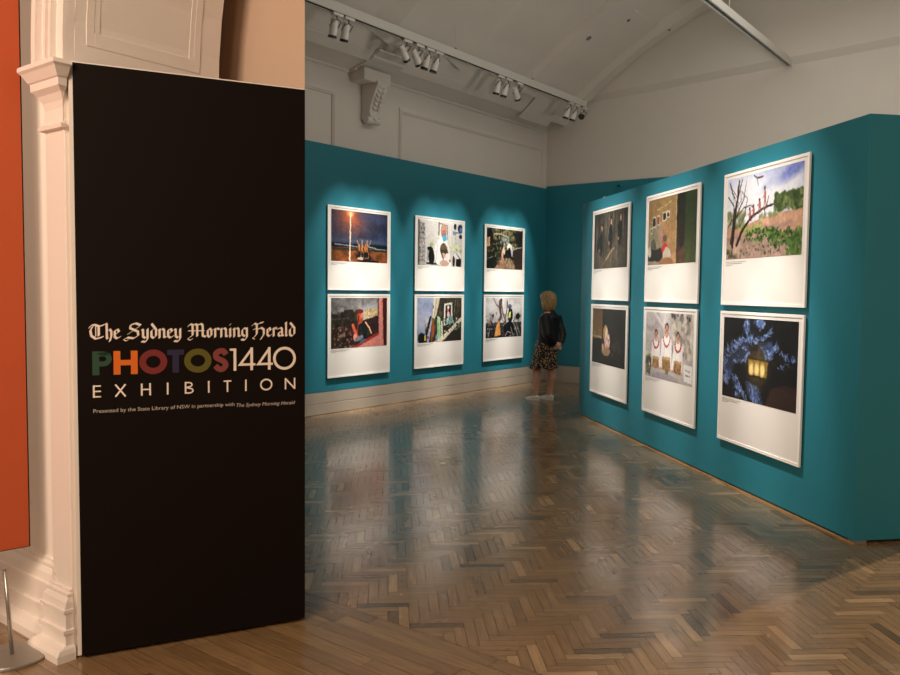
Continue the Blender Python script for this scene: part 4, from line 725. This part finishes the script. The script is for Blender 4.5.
# ---------------------------------------------------------------- woman looking at the prints
F=Vector((-1,0,0)); LT=Vector((0,-1,0)); 
HX,HY=1.381,-2.308
def W(f,l,z): return Vector((-f,-l,z))      # local: facing -x, her left towards -y
person=empty('person',(HX,HY,0),'woman with blonde bob, black jacket, spotted skirt and white shoes seen from behind','person')
SKIN=mat('skin',s2l((.80,.62,.53)),.5,noise=(12,.06)); HAIR=None
def remesh(o,v,sm=3):
    m=o.modifiers.new('remesh','REMESH'); m.mode='VOXEL'; m.voxel_size=v; m.use_smooth_shade=True
    s=o.modifiers.new('smooth','SMOOTH'); s.factor=.5; s.iterations=sm
    dg=bpy.context.evaluated_depsgraph_get(); me=bpy.data.meshes.new_from_object(o.evaluated_get(dg)); old=o.data; o.modifiers.clear(); o.data=me
    for p in me.polygons: p.use_smooth=True
    return o
b=MB()
# torso
def ring(f,l,z,rx,ry,n=20): return [W(f+rx*math.cos(t),l+ry*math.sin(t),z) for t in [2*PI*i/n for i in range(n)]]
b.loft([ring(-.02,0,.72,.08,.11),ring(-.03,0,.80,.115,.165),ring(-.02,0,.92,.10,.15),ring(-.02,0,1.02,.09,.13),ring(-.03,0,1.14,.105,.15),ring(-.045,0,1.24,.10,.165),ring(-.055,0,1.29,.07,.12),ring(-.055,0,1.32,.05,.06)])
b.tube([W(-.06,0,1.26),W(-.05,0,1.34),W(-.04,0,1.40)],[.058,.05,.05],14)
# head : cranium, jaw, nose, ears, lips
HC=W(-.035,0,1.50)
b.ell(HC,(.092,.073,.100),20,14); b.ell(W(.005,0,1.445),(.062,.052,.065),16,12); b.ell(W(.038,0,1.405),(.028,.03,.022),12,8)
b.tube([W(.055,0,1.50),W(.076,0,1.468)],[.008,.013],8); b.ell(W(.060,0,1.437),(.010,.022,.006),10,6); b.ell(W(.058,0,1.426),(.010,.019,.006),10,6); b.ell(W(.045,0,1.512),(.015,.05,.01),10,6)
for s_ in (-1,1): b.ell(W(-.04,s_*.074,1.475),(.02,.008,.03),10,8)
# legs : left (near) forward, right back
def leg(hip,kn,an):
    b.tube([hip,hip.lerp(kn,.35),hip.lerp(kn,.8),kn,kn.lerp(an,.12)+W(-.008,0,0),kn.lerp(an,.35)+W(-.018,0,0),kn.lerp(an,.7)+W(-.006,0,0),an],[.098,.092,.070,.064,.060,.066,.044,.038],16)
aL,aR=W(.10,.10,.085),W(-.02,-.10,.085)
leg(W(-.01,.09,.80),W(.10,.095,.455),aL); leg(W(-.03,-.09,.80),W(-.035,-.095,.455),aR)
for a in (aL,aR): b.tube([a,a+W(.03,0,-.035),a+W(.12,0,-.06)],[.036,.034,.024],12)
# arms behind the back
hand=W(-.185,-.01,.80)
def arm(sh,el,wr):
    b.tube([sh,sh.lerp(el,.5),el],[.052,.044,.038],12); b.tube([el,el.lerp(wr,.35),wr],[.038,.037,.026],12); 
SL,EL,WL=W(-.06,.17,1.22),W(-.15,.225,.98),W(-.19,.06,.835)
SR,ER,WR=W(-.06,-.17,1.22),W(-.15,-.205,.97),W(-.195,-.075,.83)
arm(SL,EL,WL); arm(SR,ER,WR)
# hands: palm plus five fingers each
def hand_(wr,dirv,sg,cup):
    d=dirv.normalized(); side=Vector((0,0,-1)); nrm=d.cross(side).normalized()
    pc=wr+d*.045; M=Matrix((d,side,nrm)).transposed(); b.ell(pc,(.048,.038,.016),14,8,M)
    for k,(o,l) in enumerate(((-.026,.062),(-.009,.072),(.009,.067),(.025,.052))):
        p=wr+d*.078+side*o; b.tube([wr+d*.05+side*o*.8,p,p+d*l*.5+W(cup*.012,0,-.004),p+d*l*.85+W(cup*.030,0,-.012)],[.010,.0095,.0085,.007],8)
    t0=wr+d*.02-side*.025; b.tube([t0,t0+d*.03-side*.022,t0+d*.058-side*.026+W(cup*.01,0,0)],[.012,.0105,.008],8)
hand_(WL,W(-.02,-.9,-.35),1,-1); hand_(WR,W(-.01,.9,-.30),-1,1)
body=b.build('body',SKIN,person); remesh(body,.0075,2)
# eyes
b=MB()
for s_ in (-1,1): b.ell(W(.045,s_*.028,1.494),(.010,.012,.008),10,8)
b.build('eyes',mat('eye_dark',(.05,.04,.035),.2),person,smooth=True)
# hair: bob open at the face
hm=mat('blonde_hair',s2l((.56,.44,.28)),.5); nt=hm.node_tree; tc=nt.nodes.new('ShaderNodeTexCoord'); wv=nt.nodes.new('ShaderNodeTexNoise'); mp=nt.nodes.new('ShaderNodeMapping'); mp.inputs['Scale'].default_value=(60,60,6); wv.inputs['Scale'].default_value=2
cr=nt.nodes.new('ShaderNodeValToRGB'); cr.color_ramp.elements[0].color=(*s2l((.36,.26,.15)),1); cr.color_ramp.elements[1].color=(*s2l((.72,.60,.40)),1); cr.color_ramp.elements[0].position=.3; cr.color_ramp.elements[1].position=.7
nt.links.new(tc.outputs['Object'],mp.inputs[0]); nt.links.new(mp.outputs[0],wv.inputs['Vector']); nt.links.new(wv.outputs['Fac'],cr.inputs[0]); nt.links.new(cr.outputs[0],nt.nodes['Principled BSDF'].inputs['Base Color'])
b=MB(); rings=[]; n=36
prof=[(1.612,.015,.015,0),(1.604,.048,.040,0),(1.585,.078,.064,0),(1.56,.104,.086,0),(1.52,.113,.096,.1),(1.48,.116,.101,.55),(1.44,.114,.104,.75),(1.40,.108,.104,.8),(1.37,.098,.100,.82),(1.335,.088,.094,.82),(1.322,.078,.084,.82)]
for z,rf,rl,op in prof:
    R=[]
    for i in range(n):
        t=2*PI*i/n; c,s=math.cos(t),math.sin(t)
        f=rf*c*(1.0 if c<0 else 1-op*.62*(c**1.5)); wob=1+.018*math.sin(9*t+z*20)+.01*math.sin(17*t)
        R.append(W(-.022+f*1.12*wob,1.14*rl*s*wob*(1 if c<.6 else 1-op*.08),z+(.012*math.sin(5*t) if z<1.33 else 0)))
    rings.append(R)
b.loft(rings); b.build('bob_hair',hm,person,smooth=True)
# jacket (torso shell + sleeves + collar)
JK=mat('black_leather_jacket',(.005,.0055,.007),.5,bump=(25,.5)); JK.node_tree.nodes['Principled BSDF'].inputs['Specular IOR Level'].default_value=.4
b=MB(); b.loft([ring(-.03,0,.80,.145,.185),ring(-.035,0,.82,.15,.19),ring(-.035,0,.92,.14,.18),ring(-.03,0,1.02,.13,.172),ring(-.04,0,1.14,.135,.19),ring(-.05,0,1.22,.125,.20),ring(-.055,0,1.275,.09,.155),ring(-.055,0,1.30,.068,.085)])
def slv(sh,el,wr): b.tube([sh+W(0,0,.02),sh.lerp(el,.4),el],[.082,.076,.068],14); b.tube([el+(sh-el)*.05,el.lerp(wr,.5),el.lerp(wr,.93)],[.068,.06,.045],14); b.ell(el,(.068,.066,.068),12,8)
slv(SL,EL,WL); slv(SR,ER,WR)
b.tube([W(-.055,0,1.285),W(-.055,0,1.335)],[.078,.068],16)
j=b.build('jacket',JK,person); remesh(j,.010,4)
b=MB(); b.tube([W(-.178,.10,1.22),W(-.18,0,1.20),W(-.178,-.10,1.22)],.006,6); b.tube([W(-.19,.14,.835),W(-.182,0,.81),W(-.19,-.15,.83)],.009,6); b.build('seam',JK,j)
# skirt with animal spots
SK=mat('spotted_skirt',(.02,.015,.012),.7); nt=SK.node_tree; tc=nt.nodes.new('ShaderNodeTexCoord'); vo=nt.nodes.new('ShaderNodeTexVoronoi'); vo.inputs['Scale'].default_value=34; nz=nt.nodes.new('ShaderNodeTexNoise'); nz.inputs['Scale'].default_value=26
cr=nt.nodes.new('ShaderNodeValToRGB'); E_=cr.color_ramp.elements; E_[0].position=.36; E_[0].color=(*s2l((.66,.56,.44)),1); E_[1].position=.46; E_[1].color=(.011,.007,.006,1)
mv=nt.nodes.new('ShaderNodeVectorMath'); mv.operation='MULTIPLY_ADD'; mv.inputs[1].default_value=(.03,.03,.03)
nt.links.new(nz.outputs['Color'],mv.inputs[0]); nt.links.new(tc.outputs['Object'],mv.inputs[2]); nt.links.new(mv.outputs[0],vo.inputs['Vector']); nt.links.new(vo.outputs['Distance'],cr.inputs[0]); nt.links.new(cr.outputs[0],nt.nodes['Principled BSDF'].inputs['Base Color'])
b=MB(); rings=[]; n=48
for z,f,rx,ry,fl in ((.90,-.02,.13,.17,0),(.84,-.02,.155,.195,0),(.72,-.005,.168,.205,.008),(.60,.015,.170,.205,.02),(.50,.03,.192,.218,.035),(.475,.032,.195,.221,.04)):
    rings.append([W(f+(rx+fl*math.sin(8*t+1)*.4)*math.cos(t),(ry+fl*math.sin(8*t+1)*.4)*math.sin(t),z+.012*math.sin(4*t)*(z<.55)) for t in [2*PI*i/n for i in range(n)]])
b.loft(rings,cap=False); o=b.build('skirt',SK,person,smooth=True); sd=o.modifiers.new('solid','SOLIDIFY'); sd.thickness=.004
# shoes
SH=mat('white_canvas_shoe',(.72,.70,.66),.55); SO=mat('shoe_sole_white',(.80,.79,.76),.5)
for a,nm in ((aL,'l'),(aR,'r')):
    o_=Vector((a.x,a.y,0)); b=MB(); rings=[]
    for f,h,w,zb in ((-.062,.045,.022,.02),(-.055,.072,.033,.015),(-.02,.082,.038,.012),(.02,.072,.037,.012),(.06,.058,.04,.012),(.11,.046,.042,.012),(.15,.038,.036,.012),(.172,.028,.018,.014)):
        rings.append([o_+W(f,w*math.cos(t),max(.004,zb+(h-zb)*(.5+.5*math.sin(t)))) for t in [2*PI*i/14 for i in range(14)]])
    b.loft(rings); s=b.build('shoe',SH,person,smooth=True)
    b=MB(); P=[]
    for i in range(24):
        t=2*PI*i/24; q=W(.055+.122*math.cos(t),.041*math.sin(t)*(1 if math.cos(t)>-.3 else .85),0); P.append(((o_+q).x,(o_+q).y))
    b.prism(P,.0,.018); b.build('sole',SO,s)
    b=MB()
    for k in range(4): b.tube([o_+W(.035+k*.018,.016,.070-k*.006),o_+W(.035+k*.018,-.016,.070-k*.006)],.0028,6)
    b.build('laces',SO,s)
# ---------------------------------------------------------------- lights
def spot(name,loc,tgt,power,size,blend,col,rad=.03):
    l=bpy.data.lights.new(name,'SPOT'); l.energy=power; l.spot_size=math.radians(size); l.spot_blend=blend; l.color=col; l.shadow_soft_size=rad
    o=bpy.data.objects.new(name,l); COL.objects.link(o); o.location=loc; o.rotation_euler=(Vector(tgt)-Vector(loc)).to_track_quat('-Z','Y').to_euler(); return o
def area(name,loc,tgt,power,sx_,sy_,col):
    l=bpy.data.lights.new(name,'AREA'); l.shape='RECTANGLE'; l.size=sx_; l.size_y=sy_; l.energy=power; l.color=col
    o=bpy.data.objects.new(name,l); COL.objects.link(o); o.location=loc; o.rotation_euler=(Vector(tgt)-Vector(loc)).to_track_quat('-Z','Y').to_euler(); return o
WARM=(1,.93,.85)
def column_lights(base,along,out,sh,dd,kk=1):      # base = floor point under the column centre, one three-lamp group per column
    L0=base+out*dd+along*sh
    for q in (-.36,0,.36):
        s_=L0+along*q*.9; t=base+along*q
        spot('track_spot_upper',(s_.x,s_.y,4.45),(t.x,t.y,1.93),SPU*kk,31,.8,WARM,.02)
    for q in (-.30,.30):
        s_=L0+along*q; t=base+along*q
        spot('track_spot_lower',(s_.x,s_.y,4.42),(t.x,t.y,.86),SPL*kk,21,.8,WARM,.02)
SPU,SPL=265,480
for k in range(3): column_lights(Vector((0,-5.386+us[k]+PW/2,0)),Vector((0,1,0)),Vector((1,0,0)),.16,1.22)
for k in range(3): column_lights(R0+Rd*(.48+ur[k]+PW/2),-Rd,Rn,.34,1.5,.80)
area('gallery_fill',(4.6,-4.6,5.6),(4.6,-4.6,0),72,3,6,(1,.93,.84))
area('gallery_ceiling_fill',(7.3,-3.6,2.2),(5.2,-4.6,6),80,1.5,1.5,(1,.93,.84))  # added fill, unseen behind the partition, brightens the ceiling; no real fitting
area('foyer_key',(5.8,-15.2,4.0),(4.1,-10.9,1.6),275,2.0,2.0,(1,.76,.58))
area('foyer_fill',(8.6,-15.6,4.2),(3.9,-11,1.2),60,1,1,(1,.70,.47))
area('foyer_left_fill',(1.2,-14.6,3.4),(3.6,-10.9,1.5),95,2,2,(1,.66,.46))  # added unseen fill, stands in for bounce off the foyer walls
spot('gallery_far_spot',(*old2room(6.6,7.7),4.4),(*old2room(1.9,4.2),0),1300,62,.4,(1,.78,.58),.04)
w=bpy.data.worlds.new('world'); scn.world=w; w.use_nodes=True; w.node_tree.nodes['Background'].inputs[0].default_value=(1,.86,.72,1); w.node_tree.nodes['Background'].inputs[1].default_value=.05
# ---------------------------------------------------------------- camera
f_,p_,r_=809.4,.0578,-.0105
U=Vector((0,math.sin(p_),math.cos(p_))); Fw=Vector((0,math.cos(p_),-math.sin(p_))); X=Vector((1,0,0))
cr_=math.cos(r_)*X-math.sin(r_)*U; cu_=math.sin(r_)*X+math.cos(r_)*U
rt=lambda v:ROT@v
a,b_,c_=rt(cr_),rt(cu_),-rt(Fw)
M=Matrix(((a.x,b_.x,c_.x,7.562),(a.y,b_.y,c_.y,-12.575),(a.z,b_.z,c_.z,1.6),(0,0,0,1)))
cd=bpy.data.cameras.new('camera'); cam=bpy.data.objects.new('camera',cd); COL.objects.link(cam); cam.matrix_world=M
cd.sensor_width=36; cd.lens=f_/900*36; cd.clip_start=.05; scn.camera=cam
v=scn.view_settings; v.view_transform='Standard'; v.look='None'; v.gamma=1; v.use_curve_mapping=False; v.exposure=0.0
